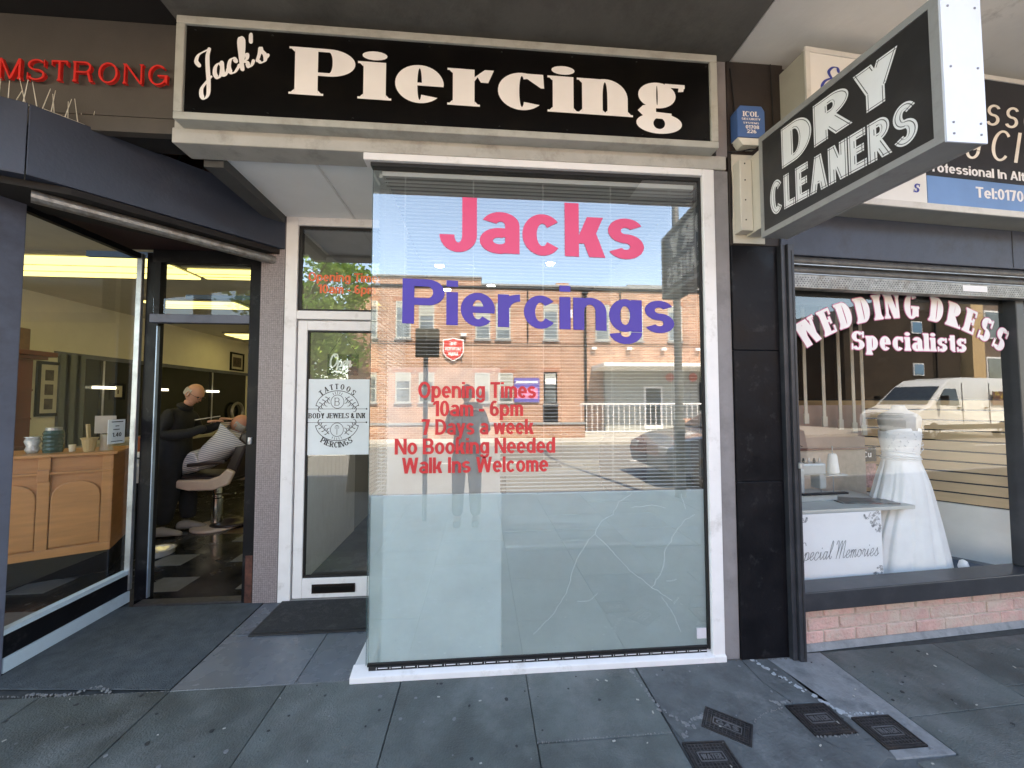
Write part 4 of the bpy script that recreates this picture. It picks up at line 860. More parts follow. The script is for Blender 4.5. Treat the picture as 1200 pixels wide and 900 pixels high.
# things on the counter
def CW(u, v, z): return CX((u, v, z))
p = CW(.26, .2, 1.055); t = thing('glass_vase', 'small cut glass vase on the counter, left of the green jar', 'vase', p)
q = MB(); q.sm = True; q.lathe(p, [(.03, 0), (.045, .03), (.035, .06), (.05, .10), (.04, .13), (.052, .14)], 14); q.build('body', mat('cut_glass', (.6, .65, .68), .1, .3, var=.4, scale=40), t)
p = CW(.38, .2, 1.055); t = thing('green_jar', 'dark green ribbed glass jar with lid on the counter', 'jar', p)
q = MB(); q.lathe(p, [(.06, 0)]+[(.066 if k % 2 else .06, .01+k*.017) for k in range(10)]+[(.055, .19)], 18); q.build('body', mat('dark_green_glass', (.03, .07, .06), .12, var=.3, scale=20), t); MB().lathe(p, [(.05, .19), (.05, .215), (.01, .22)], 16).build('lid', m_alu, t)
p = CW(.14, .15, 1.055); t = thing('tall_bottle', 'slim dark bottle with white label on the counter near the cabinet', 'bottle', p); MB().lathe(p, [(.022, 0), (.022, .14), (.01, .17), (.01, .2)], 12).build('body', mat('wine_glass_dark', (.06, .015, .03), .2), t); MB().lathe(p, [(.0225, .07), (.0225, .12)], 12).build('label_band', m_white, t)
p = CW(.50, .18, 1.055); t = thing('small_cup', 'small cream cup beside the green jar on the counter', 'cup', p); MB().lathe(p, [(.02, 0), (.025, .06)], 12).build('body', mat('cream_cup', (.6, .56, .42), .5), t)
p = CW(.62, .12, 1.055); t = thing('brush_pot', 'wooden pot with a brush handle standing on the counter', 'pot', p); MB().lathe(p, [(.035, 0), (.05, .1), (.06, .12)], 14).build('pot', mat('pale_wood', (.45, .33, .16), .6, var=.15), t); MB().bar((p[0], p[1], p[2]+.05), (p[0]-.02, p[1], p[2]+.24), .025, .015).build('brush_handle', MC['pale_wood'], t)
p = CW(.71, .18, 1.055); t = thing('card_stand', 'grey card on a pale stand at the right end of the counter', 'card stand', p); MB().lathe(p, [(.05, 0), (.04, .02), (.035, .12), (.04, .14)], 14).build('stand', mat('pale_stand', (.42, .38, .3), .5), t); MB().box(p[0]-.10, p[0]+.08, p[1]-.004, p[1], p[2]+.15, p[2]+.31).build('card', mat('grey_card', (.35, .31, .27), .7), t)
q = MB().box(-.0, .0, 0, 0, 0, 0) if False else None
nt_ = thing('price_card', 'white price notice with black writing stuck inside the side window', 'notice', (-2.655, .82, 1.17))
MB().box(-2.652, -2.649, .775, .905, 1.19, 1.365).build('paper', mat('white_paper', (.75, .78, .8), .6), nt_)
q = MB(); q.flat([[(a, b), (a+w2, b), (a+w2, b+h2), (a, b+h2)] for a, b, w2, h2 in ((.02, .155, .09, .007), (.05, .125, .03, .006), (.035, .10, .05, .006), (.02, .015, .09, .005))]+[[(x*1.+.03, y+.05) for x, y in p] for p in fit_text('1.40', ARIAL, .03, .07)], (-2.6485, .778, 1.19), (0, 1, 0), (0, 0, 1)).build('writing', m_ink, nt_, recalc=False)
# dresser cabinet, frames
m_mah = mat('mahogany', (.13, .028, .012), .35, var=.3, scale=3, stretch=(1, 1, .2), coat=.3)
cb = thing('dresser_cabinet', 'tall reddish mahogany cabinet with cornice against the cream wall', 'cabinet', (-5.45, 2.75, 0))
MB().box(-5.69, -5.36, 2.3, 2.85, .0, 2.0).build('carcass', m_mah, cb, bevel=.005); MB().box(-5.69, -5.30, 2.26, 2.95, 2.0, 2.04).build('cornice', m_mah, cb, bevel=.004); MB().box(-5.69, -5.26, 2.24, 3.02, 2.04, 2.10).build('cornice', m_mah, cb, bevel=.008)
for z in (.95, 1.28, 1.62): MB().box(-5.362, -5.33, 2.32, 2.83, z, z+.02).build('shelf', m_mah, cb)
for y, c in ((2.52, 'green'), (2.64, 'cream')):
    t = thing('small_bottle', 'small %s bottle on the mahogany cabinet shelf' % c, 'bottle', (-5.34, y, 1.30), 'small bottles on the cabinet shelf'); MB().lathe((-5.34, y, 1.30), [(.022, 0), (.022, .08), (.01, .11), (.01, .14)], 10).build('body', mat('bottle_'+c, (.2, .35, .05) if c == 'green' else (.6, .55, .4), .3), t)
t = thing('storage_box', 'brown printed box on top of the mahogany cabinet', 'box', (-5.4, 2.85, 2.1)); MB().box(-5.6, -5.35, 2.45, 2.80, 2.10, 2.36).build('carton', mat('brown_carton', (.16, .09, .05), .7, var=.3, scale=12), t, bevel=.01)
def pic(x, y0, y1, z0, z1, label, c):
    t = thing('picture_frame', label, 'picture', (x, (y0+y1)/2, z0)); fw = .04
    for a in ((y0, y1, z1-fw, z1), (y0, y1, z0, z0+fw), (y0, y0+fw, z0+fw, z1-fw), (y1-fw, y1, z0+fw, z1-fw)): MB().box(x, x+.025, *a).build('frame', m_black, t)
    MB().box(x, x+.01, y0+fw, y1-fw, z0+fw, z1-fw).build('mount', mat('ivory_mount', (.6, .57, .48), .6), t)
    for k in range(c): MB().box(x+.01, x+.013, y0+fw+.06, y1-fw-.06, z0+fw+.05+k*(z1-z0-.15)/c, z0+fw+(k+1)*(z1-z0-.15)/c).build('photo', mat('dark_photo', (.08, .06, .05), .5, var=.8, scale=14), t)
pic(-5.699, 3.20, 3.5, 1.3, 2.02, 'black framed picture with three photos beside the mahogany cabinet', 3)
pic(-5.699, 7.0, 7.5, 2.2, 2.62, 'small framed portrait high on the cream wall above the mirrors', 1)
pic(-5.688, 4.2, 4.42, 1.52, 1.78, 'small dark framed print hanging within the mirror panel', 1)
# glowing bars standing for reflections, and round magnifier ring on the mirrors
for y in (4.05, 5.05, 6.4):
    lab = {4.05: 'thin glowing bar on a pole, standing for a reflection by the grey mirror frame', 5.05: 'thin glowing bar standing for a mirror reflection above the standing barber left shoulder', 6.4: 'thin glowing bar standing for a mirror reflection between the barber and the customer'}[y]
    t = thing('mirror_glint', lab, 'lamp', (-5.66, y, .87), 'glowing bars standing for reflections along the barber mirrors'); MB().tube([(-5.66, y, .87), (-5.66, y, 2.1)], .012, 6).build('pole', m_alu, t); MB().box(-5.67, -5.62, y-.16, y+.16, 1.68, 1.72).build('glint_bar', mat('reflection_glow', (1, .95, .8), .5, emit=.5), t)
t = thing('round_mirror', 'round mirror with pale ring rim above the reclining customer', 'mirror', (-5.6, 7.15, 1.25)); q = MB(); 
pts = [(-5.62, 7.2+.2*math.cos(k*math.pi/12), 1.25+.2*math.sin(k*math.pi/12)) for k in range(25)]; q.tube(pts, .03, 6, cap=False).build('rim', mat('pale_ring', (.3, .3, .3), .3, .6), t); MB().tube([(-5.62, 7.2, .87), (-5.62, 7.2, 1.03)], .015, 6).build('stem', m_alu, t)
# steel bowl by the door, washstand and bottles left of the barber
t = thing('steel_bowl', 'shiny steel pet bowl on the dark barber shop floor', 'bowl', (-3.12, 1.86, 0)); q = MB(); q.sm = True; q.lathe((-3.12, 1.86, 0), [(.10, 0), (.13, .02), (.125, .06), (.14, .066), (.115, .055), (.09, .02), (.01, .018)], 24); q.build('bowl', mat('bright_steel', (.75, .75, .75), .25, .5), t)
t = thing('wash_basin', 'white basin shelf behind the standing barber at the left of the doorway', 'basin', (-4.1, 2.6, .6)); MB().box(-4.4, -3.72, 2.5, 2.95, .86, .92).build('shelf', m_white, t, bevel=.01); q = MB(); q.sm = True; q.lathe((-4.0, 2.75, .72), [(.1, 0), (.2, .06), (.24, .14)], 18); q.build('bowl', mat('dark_basin', (.05, .05, .05), .3), t); MB().tube([(-4.05, 2.75, 0), (-4.05, 2.75, .75)], .05, 10).build('pedestal', m_black, t)
t = thing('orange_pot', 'orange clay pot on the white shelf behind the barber', 'pot', (-3.95, 2.55, .92)); MB().lathe((-3.93, 2.62, .92), [(.07, 0), (.1, .14), (.105, .16)], 16).build('pot', mat('clay', (.35, .10, .04), .7), t)
t = thing('spray_bottle', 'white spray bottle hanging under the basin shelf', 'bottle', (-3.86, 2.5, .55)); MB().lathe((-3.86, 2.5, .58), [(.04, 0), (.045, .03), (.045, .18), (.02, .22), (.02, .26)], 12).build('body', m_white, t)
# ================================================================ dress shop (front turned four degrees)
m_terrace = mat('pink_brick', (.60, .37, .33), .85, var=.16, scale=9, bump=.9, bscale=60, pvar=.10, dirt=((.55, .45, .38), .85), dscale=7, dlo=.42, dhi=.62)
m_mortar = mat('grey_mortar', (.50, .40, .34), .95, var=.2, scale=30, bump=.6, bscale=90)
m_char = mat('charcoal_frame_paint', (.028, .030, .037), .4, var=.2, scale=5, dirt=((.06, .06, .065), .5), dscale=5)
m_navy2 = mat('navy_fascia_weathered', (.055, .070, .105), .55, var=.25, scale=3, bump=.2, bscale=40, dirt=((.03, .03, .035), .7), dscale=3)
m_brownp = mat('dark_brown_board', (.022, .015, .012), .6, var=.3, scale=5, bump=.2)
ds = thing('dress_shop', 'dress maker shopfront with black pilaster, navy fascia and pink brick plinth', 'shop', (2.6, .1, 0))
# black pilaster and steel channel
MB().box(1.507, 1.80, -.03, .3, .0, 1.02).build('pilaster', m_black, ds, bevel=.004); MB().box(1.507, 1.80, -.03, .3, 1.0215, 1.80).build('pilaster', m_black, ds, bevel=.004); MB().box(1.507, 1.80, -.03, .3, 1.8015, 2.44).build('pilaster', m_black, ds, bevel=.004)
MB().box(1.507, 1.88, -.025, .3, 2.442, 3.60).build('pilaster_top', m_brownp, ds, bevel=.004)
MB().box(1.801, 1.830, -.06, .05, 0, 2.44).build('shutter_channel', m_char, ds, bevel=.003); MB().box(1.832, 1.872, -.075, .05, 0, 2.44).build('shutter_channel', m_char, ds, bevel=.003); MB().box(1.853, 1.858, -.0765, -.07, .02, 2.4).build('channel_slot', m_blackgap, ds)
lk = MB().lathe((1.862, -.085, 1.12), [(.014, -.016), (.014, .016)], 10).build('lock', m_alu, ds)
MB().box(1.545, 8, -1.6, .4, 3.615, 3.72).build('canopy_soffit', m_lsoffit, ds); MB().box(1.545, 8, -1.66, -1.602, 3.57, 4.0).build('canopy_edge', MC['canopy_edge_metal'], ds)
W = MB
# plinth of single bricks
MB(X4).box(.0, 3.4, .03, .3, -.01, .262).build('plinth_core', m_mortar, ds)
MB(X4).prism([(.0, .03, .028), (.0, .005, -.005), (.0, .03, -.005)], (3.4, 0, 0)).build('cement_fillet', m_conc, ds)
bm_ = None
for r in range(3):
    for k in range(-1, 15):
        u0 = k*.225+(.11 if r % 2 else 0); u1 = min(u0+.215, 3.39); u0 = max(u0, .003)
        if u1-u0 < .03: continue
        j = random.uniform(-.003, .003)
        MB(X4).box(u0, u1, .024+j, .10, .030+r*.077, .030+r*.077+.067).build('brick', m_terrace, ds, bevel=.004, seg=1)
wd_ = MB(X4).box(.004, 3.4, -.05, .10, .262, .372).build('window', m_char, ds, bevel=.006)
MB(X4).box(.004, .03, .02, .08, .373, 2.38).build('stile', m_char, wd_); MB(X4).box(1.80, 1.87, .0, .09, .373, 2.38).build('stile', m_char, wd_, bevel=.004); MB(X4).box(3.3, 3.4, .0, .09, .373, 2.38).build('stile', m_char, wd_)
MB(X4).box(.03, 1.80, .065, .10, 2.11, 2.38).build('head', mat('dark_head', (.01, .01, .01), .6), wd_); MB(X4).box(1.87, 3.3, .065, .10, 2.11, 2.38).build('head', MC['dark_head'], wd_)
g_d = glass('dress_glass', .085, (.97, .985, .98), 1.05, wob=.015)
MB(X4).sheet(.03, 1.80, .045, .045, .373, 2.30).build('glass', g_d, wd_); MB(X4).sheet(1.87, 3.3, .045, .045, .373, 2.30).build('glass', g_d, wd_)
# shutter laths
sm_ = mat('shutter_lath', (.13, .125, .12), .5, .5, var=.3, scale=14, bump=.3, bscale=90)
for i, (z0, z1) in enumerate(((2.33, 2.388), (2.272, 2.328))):
    pts = [(.01, -.015, z0)]+[(.01, -.02-.018*math.sin(math.pi*t/6), z0+(z1-z0)*t/6) for t in range(7)]+[(.01, -.015, z1)]
    MB(X4).prism(pts, (3.38, 0, 0)).build('shutter_lath', sm_, ds); MB(X4).box(.01, 3.39, -.047, -.02, z0-.0015, z0+.003).build('lath_joint', m_alu, ds)
MB(X4).box(.01, 3.39, -.045, .01, 2.185, 2.27).build('shutter_bottom_bar', m_galv, ds, bevel=.004)
MB(X4).box(1.28, 1.48, -.0475, -.045, 2.215, 2.255).build('sticker', m_white, ds)
pf = MB(X4)
for r in range(5):
    for k in range(170): u = .02+k*.02+(.01 if r % 2 else 0); pf.box(u, u+.006, -.0464, -.0450, 2.196+r*.013, 2.200+r*.013)
pf.build('perforation', m_blackgap, ds)['kind'] = 'stuff'
MB(X4).box(-.05, 3.4, -.035, .1, 2.392, 2.66).build('fascia_panel', m_navy2, ds, bevel=.004); MB(X4).box(1.73, 1.735, -.037, -.03, 2.40, 2.65).build('fascia_joint', m_blackgap, ds)
MB(X4).box(-.05, 3.4, .0, .1, 2.66, 3.6).build('fascia_backing', m_brownp, ds)
# arched window lettering with pink shadow
def arched(s, st, cx, cz, r, h, span, y, grow=0., O=MB):
    L, wd = layout(s, st, h); out = []
    for P, x, a in L:
        c = x+a/2; th = R(90)-(c-wd/2)/wd*R(span)
        for p in P: out.append([(cx+math.cos(th)*(r+py)+math.sin(th)*(px-a/2), cz+math.sin(th)*(r+py)-math.cos(th)*(px-a/2)) for px, py in p])
    return out
WD = Sty(.285, .10, .74, .075, .86, .09, .085)
half = .785; sag = .225; rr = (half*half+sag*sag)/(2*sag); spn = 2*math.degrees(math.asin(half/rr))
def dx4(mb, polys, y, name, m):
    mb.flat(polys, (0, y, 0), (1, 0, 0), (0, 0, 1)); return mb.build(name, m, wd_, recalc=False)
A1 = arched('WEDDING DRESS', WD, .955, 2.045-rr-.0, rr, .165, spn*1.0, 0)
m_lt = mat('white_lettering', (.85, .82, .82), .5, var=.02); m_ltp = mat('pink_outline', (.62, .16, .30), .5)
A2 = [[(x+(.516-.0)*0+.515, z+1.828) for x, z in p] for p in fit_text('Specialists', Sty(.25, .12, .76, .05, .95, .06, .09), .118, .92)]
def outline(polys, e): return [[(x+dx, z+dz) for x, z in p] for p in polys for dx, dz in ((e, 0), (-e, 0), (0, e), (0, -e))]
dx4(MB(X4), A1, .0415, 'arched_lettering', m_lt); dx4(MB(X4), outline(A1, .005), .043, 'letter_outline', m_ltp)
dx4(MB(X4), A2, .0415, 'lettering', m_lt); dx4(MB(X4), outline(A2, .005), .043, 'letter_outline', m_ltp)
# interior display space
m_plat = mat('display_carpet', (.03, .055, .10), .95, var=.25, scale=40)
MB(X4).box(.03, 3.3, .10, 2.6, .15, .20).build('display_floor', m_plat, ds)
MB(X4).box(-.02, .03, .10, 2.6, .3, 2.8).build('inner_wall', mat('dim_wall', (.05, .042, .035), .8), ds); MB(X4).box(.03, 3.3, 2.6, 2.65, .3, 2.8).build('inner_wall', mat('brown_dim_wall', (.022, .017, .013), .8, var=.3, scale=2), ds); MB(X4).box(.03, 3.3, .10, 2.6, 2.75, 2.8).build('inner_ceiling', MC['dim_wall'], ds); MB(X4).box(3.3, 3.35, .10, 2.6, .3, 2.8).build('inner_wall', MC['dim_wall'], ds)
m_bw = mat('beige_textured_wall', (.52, .44, .36), .8, var=.12, scale=14, bump=.5, bscale=30)
MB(X4).box(.03, 1.40, .70, .74, .20, 1.09).build('low_partition', m_bw, ds); MB(X4).box(.03, 1.41, .68, .75, 1.09, 1.11).build('partition_rail', m_mah, ds, bevel=.004)
MB(X4).box(.03, 1.40, .70, .72, 1.11, 1.46).build('partition_board', mat('pinkish_board', (.36, .25, .20), .7, var=.1), ds)
vb = thing('vertical_blind', 'row of pale vertical blind strips with weighted ends at the left of the window', 'blind', X4((.6, 1.0, 1.2)))
for k, u in enumerate((.60, .75, .92, 1.07, 1.20, 1.29)):
    zb = 1.42-.025*k; MB(X4).box(u, u+.028, .62, .625, zb, 2.6).build('vane', mat('cream_vane', (.62, .56, .46), .7), vb); MB(X4).box(u-.006, u+.036, .617, .628, zb-.08, zb).build('weight', MC['cream_vane'], vb)
MB(X4).box(.2, 1.35, .60, .64, 2.6, 2.64).build('track', m_alu, vb)
# slatted display wall set at an angle, with low white wall below it
sw = thing('slatwall', 'tan slatted display wall with dark grooves behind the wedding dress', 'display wall', X4((1.7, .7, .345)))
s0 = Vector((1.42, 1.50)); s1 = Vector((2.30, .22)); sdv = (s1-s0).normalized(); sn = Vector((-sdv.y, sdv.x)); SLn = (s1-s0).length
def XS(p): q = s0+sdv*p[0]+sn*p[1]; return X4((q.x, q.y, p[2]))
m_tan = mat('tan_slat', (.62, .44, .25), .55, var=.1, scale=3, stretch=(1, 1, 6))
for k in range(10):
    z = .66+k*.085; MB(XS).box(0, SLn, 0, .018, z, z+.073).build('slat_board', m_tan, sw, bevel=.003)
MB(XS).box(0, SLn, .018, .03, .65, 1.51).build('backing', m_blackgap, sw); MB(XS).box(0, SLn, -.02, .03, .20, .65).build('low_wall', mat('white_low_wall', (.85, .83, .78), .7, var=.05), sw)
MB(XS).box(0, SLn, -.03, -.02, .20, .22).build('skirting', mat('grey_skirting', (.2, .2, .2), .6), sw)
# printed banner, table, sewing machine
bn = thing('printed_banner', 'white banner reading Special Memories hanging in front of the small table', 'banner', X4((.5, .10, .345)))
MB(X4).box(.10, .80, .13, .134, .27, .765).build('cloth', mat('banner_white', (.88, .89, .92), .6, var=.02), bn)
P, L = script('Special Memories', .10, .055, .028, .38, gap=.05); k = .62/L; m_grey = mat('grey_print', (.22, .23, .25), .6)
dd = MB(X4); dd.flat([[(x*k+.145, y*1.1+.475) for x, y in p] for p in P], (0, .1285, 0), (1, 0, 0), (0, 0, 1)); dd.build('script_lettering', m_grey, bn, recalc=False)
orn = []
for cx, cz, sx, sz in ((.795, .76, -1, -1), (.795, .275, -1, 1), (.105, .76, 1, -1), (.105, .275, 1, 1)):
    rr_ = random.Random(3)
    for i in range(60):
        a, b = rr_.random()*.14, rr_.random()*.14
        if a+b > .16: continue
        r = rr_.uniform(.007, .013); orn += ring(cx+sx*(a+.004), cz+sz*(b+.004), r, r, rr_.random()*360, rr_.random()*360+250, .0028, 8)
        orn.append([(cx+sx*(a+.004)+.0035*math.cos(t), cz+sz*(b+.004)+.0035*math.sin(t)) for t in [j*1.257 for j in range(5)]])
orn += ribbon(spline([(.34, .31), (.38, .32), (.42, .312), (.455, .33), (.49, .312), (.53, .32), (.57, .31)], 4), .003, .002)
dd = MB(X4); dd.flat(orn, (0, .1285, 0), (1, 0, 0), (0, 0, 1)); dd.build('ornament', m_grey, bn, recalc=False)
tbl = thing('display_table', 'small pale table carrying the sewing machine inside the dress shop window', 'table', X4((.5, .4, .345)))
MB(X4).box(.10, 1.12, .16, .62, .755, .78).build('table_top', mat('pale_table', (.6, .6, .56), .5, var=.05), tbl, bevel=.003)
for u in (.13,):
    for v in (.17, .58): MB(X4).box(u-.015, u+.015, v-.015, v+.015, .20, .755).build('leg', m_alu, tbl)
MB(X4).box(1.06, 1.09, .56, .60, .20, .755).build('leg', m_alu, tbl)
mgz = MB(X4).prism([(.66, .26, .781), (1.04, .19, .781), (1.06, .32, .781), (.70, .44, .781)], (0, 0, .008)).build('magazine', mat('magazine_print', (.12, .13, .13), .3, var=.9, scale=18, dirt=((.4, .2, .16), .7), dscale=10), origin=X4((.6, .3, .8))); tag(mgz, 'open glossy magazine lying on the table before the sewing machine', 'magazine')
sm = thing('sewing_machine', 'grey industrial sewing machine on the table, seen at the window left edge', 'sewing machine', X4((.2, .4, .80)))
def XM(p): return X4((p[0]*1.12+.375, p[1]+.02, .78+(p[2]-.80)*1.25))
m_smg = mat('machine_grey', (.42, .46, .47), .35, .2, var=.1, scale=10)
MB(XM).box(.03, .30, .32, .50, .80, .84).build('bed', m_smg, sm, bevel=.008); MB(XM).box(.05, .10, .36, .46, .84, .98).build('column', m_smg, sm, bevel=.01); MB(XM).box(.05, .27, .365, .455, .94, 1.01).build('arm', m_smg, sm, bevel=.015); MB(XM).box(.22, .27, .37, .45, .86, .95).build('needle_head', m_smg, sm, bevel=.008)
q = MB(XM); q.tube([(.245, .39, .84), (.245, .39, .87)], .003, 6); q.build('needle', m_alu, sm); q = MB(XM); q.lathe((.03, .41, .96), [(.045, -.01), (.045, .01)], 16); q.build('hand_wheel', m_black, sm)
for i in range(5): q = MB(XM); q.lathe((.07+.04*i, .38, 1.01), [(.006, 0), (.009, .01), (.004, .03)], 8); q.build('dial', m_black if i % 2 else m_alu, sm)
q = MB(XM); q.tube([(.12, .43, 1.01), (.12, .45, 1.12), (.16, .44, 1.10)], .003, 6); q.build('thread_guide', m_black, sm); MB(XM).box(.03, .36, .30, .33, .84, .85).build('front_plate', m_black, sm)
tc = thing('thread_cone', 'white cone of thread standing beside the sewing machine', 'thread cone', X4((.30, .36, .85)))
q = MB(XM); q.sm = True; q.lathe((.31, .36, .95), [(.034, 0), (.036, .01), (.026, .10), (.02, .115)], 16); q.build('thread', mat('white_thread', (.8, .82, .8), .8), tc); q = MB(XM); q.tube([(.31, .36, .80), (.31, .36, 1.11)], .004, 6); q.build('spindle', m_alu, tc); MB(XM).box(.25, .39, .33, .40, .94, .948).build('cone_tray', m_smg, tc)
cs = thing('opening_sign', 'dark little sign with white letters half hidden behind the dress', 'sign', X4((1.5, .7, .9)))
MB(X4).box(1.42, 1.56, .74, .75, .98, 1.10).build('board', m_black, cs); dd = MB(X4); dd.flat([[(x+1.43, y+1.015) for x, y in p] for p in fit_text('Cu', ARIAL, .05, .08)], (0, .7385, 0), (1, 0, 0), (0, 0, 1)); dd.build('lettering', m_lt, cs, recalc=False)
MB(X4).box(1.42, 1.56, .745, .75, .76, .96).build('lower_print', mat('pinkish_print', (.45, .25, .22), .6, var=.6, scale=30), cs)
def XD(p): return X4((p[0]+.345, p[1]-.02, .20+(p[2]-.345)*1.08))
# wedding dress on its bust
wdn = thing('wedding_dress', 'strapless ivory wedding dress with long flared skirt on a bust form', 'dress', X4((.93, .33, .345)))
q = MB(X4); q.sm = True; N = 144; DX, DYY, Z0 = 1.255, .335, .20
# height, half width, half depth, fold depth, sideways shift
prof = [(.0, .36, .19, .15, -.03), (.10, .345, .185, .15, -.028), (.25, .305, .17, .14, -.02), (.42, .255, .155, .12, -.01), (.58, .205, .14, .10, .0), (.72, .165, .13, .07, .0), (.82, .132, .10, .04, .0), (.88, .118, .086, .015, .0), (.93, .121, .088, .008, .0), (.99, .134, .098, .006, .0), (1.04, .140, .104, .004, .0), (1.07, .138, .10, .003, .0)]
vs = []; fs = []
rw = random.Random(5); ph = [rw.uniform(0, 6.28) for _ in range(5)]
for z, rx, ry, am, sx in prof:
    for j in range(N):
        t = 2*math.pi*j/N; w_ = t+.10*math.sin(3*t+ph[0])+.06*z*math.sin(5*t+ph[1])
        fold = (abs(math.sin(5.5*w_+ph[2]))**.55-.7)+.35*(abs(math.sin(9*w_+ph[3]+z))**.7-.6)+.12*math.sin(23*w_+ph[4])
        f = 1+am*fold; zz = z
        if z > 1.0: zz = z+.030*abs(math.cos(1.0*(t-math.pi/2)))**.8*(1 if math.sin(t) < 0 else .3)-.02*(abs(math.cos(t)) < .18)*(math.sin(t) < 0)
        vs.append((DX+sx+rx*f*math.cos(t)*(1.12 if math.cos(t) < 0 and z < .5 else 1), max(.145, DYY+ry*f*math.sin(t)), Z0+zz))
for i in range(len(prof)-1):
    for j in range(N): k = (j+1) % N; fs.append((i*N+j, i*N+k, (i+1)*N+k, (i+1)*N+j))
q.add(vs, fs); q.build('gown', mat('ivory_satin', (.88, .89, .90), .45, var=.05, scale=7, bump=.12, bscale=45), wdn, sub=1)
q = MB(X4); q.sm = True; q.lathe((DX, DYY, Z0+1.02), [(.128, 0), (.130, .05), (.150, .12), (.155, .155), (.12, .185), (.055, .205), (.045, .24), (.04, .245)], 28, 1, .66); q.build('bust_form', mat('bust_cloth', (.50, .47, .43), .85), wdn, sub=1)
q = MB(X4); q.lathe((DX, DYY, Z0), [(.13, 0), (.13, .012), (.012, .02), (.012, .3)], 20); q.build('stand', m_alu, wdn)
q = MB(X4); q.sm = True; rows = []
for k in range(5): q2 = [(DX+(.121+.006*math.sin(k*1.5))*math.cos(R(a)), DYY+(.090+.005*math.sin(k*1.5))*math.sin(R(a)), Z0+.865+.014*k+.006*math.sin(R(a*2))) for a in range(0, 360, 12)]; q.tube(q2+[q2[0]], .006, 5, cap=False)
q.build('pleated_waistband', mat('ivory_satin', (.88, .89, .90)), wdn)
q = MB(X4)
for k in range(60):
    a = R(180+rw.uniform(5, 175)); z = rw.uniform(.93, 1.06); q.ball((DX+.141*math.cos(a), DYY+.106*math.sin(a), Z0+z), .0035, n=5, m=4)
bd_ = q.build('beading', mat('pearl_bead', (.7, .72, .75), .2), wdn); bd_['kind'] = 'stuff'
tr_ = thing('white_ornament', 'small white ornament standing at the foot of the dress skirt', 'ornament', X4((1.50, .15, .25))); q = MB(X4); q.sm = True; q.lathe((1.50, .16, .25), [(.04, 0), (.035, .02), (.015, .05), (.03, .09), (.02, .13), (.005, .14)], 14); q.build('figurine', m_white, tr_)
# ---- light box sign over the shop
sgn = thing('lightbox_sign', 'long light box sign with black middle, white left end and blue telephone band', 'sign', X4((1.0, -.1, 2.62)))
m_trim = mat('white_trim', (.66, .64, .60), .5, var=.05, dirt=((.35, .33, .28), .4), dscale=5)
MB(X4).box(-.015, 3.6, -.196, .0, 2.655, 3.535).build('box', mat('lightbox_side', (.42, .40, .34), .6, var=.08), sgn)
for a in ((-.02, 3.6, 3.52, 3.55), (-.02, 3.6, 2.645, 2.685), (-.02, .01, 2.685, 3.52)): MB(X4).box(a[0], a[1], -.21, -.195, a[2], a[3]).build('trim', m_trim, sgn, bevel=.003)
MB(X4).box(.01, .795, -.203, -.197, 2.685, 3.52).build('white_panel', mat('cream_acrylic', (.80, .78, .74), .3, var=.03), sgn)
MB(X4).box(.80, 3.6, -.203, -.197, 2.86, 3.52).build('black_panel', mat('black_acrylic', (.014, .012, .016), .3, var=.3), sgn); MB(X4).box(.80, 3.6, -.2035, -.197, 2.685, 2.858).build('blue_band', mat('blue_band', (.14, .28, .55), .35, var=.1, scale=2), sgn)
m_bl = mat('blue_script', (.03, .05, .32), .5)
def st4(s, st, u, z, h, width, m, name='lettering', shear=0., y=-.2045):
    P = [[(x+(yy*shear)+u, yy+z) for x, yy in p] for p in fit_text(s, st, h, width)]; q = MB(X4); q.flat(P, (0, y, 0), (1, 0, 0), (0, 0, 1)); q.build(name, m, sgn, recalc=False)
P, L = script('Essex', .15, .14, .045, .3); q = MB(X4); q.flat([[(x+.075, y+3.30) for x, y in p] for p in P], (0, -.2045, 0), (1, 0, 0), (0, 0, 1)); q.build('script_lettering', m_bl, sgn, recalc=False)
st4('s', SERIF, .695, 2.745, .075, .045, m_bl, shear=.2)
m_ylw = mat('cream_lettering', (.86, .80, .72), .5)
IT = Sty(.13, .075, .68, 0, .95, .2)
st4('Dre', IT, .80, 3.235, .2, .40, m_ylw, shear=.25); st4('sses', IT, 1.26, 3.225, .2, .56, m_ylw, shear=.25); st4('g', IT, 1.10, 3.05, .2, .11, m_ylw, shear=.25); st4('Cleaners', IT, 1.28, 3.0, .2, 1.15, m_ylw, shear=.25)
st4('Professional In Alterations', ARIAL, .78, 2.885, .058, 1.12, m_lt); st4('Tel:01708 743', ARIAL, 1.16, 2.75, .068, .62, m_lt)
# ---- projecting dry cleaners sign
pj = thing('projecting_sign', 'projecting black box sign reading DRY CLEANERS in grey letters', 'sign', (1.66, -.1, 2.4))
zi0, zi1, zo0, zo1 = 2.425, 3.015, 2.395, 2.93; yi, yo = -.165, -1.035; x0, x1 = 1.60, 1.752
def zt(y, f): k = (y-yi)/(yo-yi); a = zi0+(zo0-zi0)*k; b = zi1+(zo1-zi1)*k; return a+(b-a)*f
def bx8(xa, xb, ya, yb, f0, f1, e0=0, e1=0):
    vs = [(x, y, zt(y, f)+e) for x in (xa, xb) for y in (ya, yb) for f, e in ((f0, e0), (f1, e1))]
    return MB().add(vs, [(0, 1, 3, 2), (4, 6, 7, 5), (0, 4, 5, 1), (2, 3, 7, 6), (0, 2, 6, 4), (1, 5, 7, 3)])
m_box = mat('grey_box_metal', (.33, .33, .32), .5, .1, var=.08, dirt=((.16, .15, .14), .5), dscale=6)
bx8(x0+.006, x1-.006, yi-.002, yo+.004, .0, 1., .002, -.002).build('box', m_box, pj)
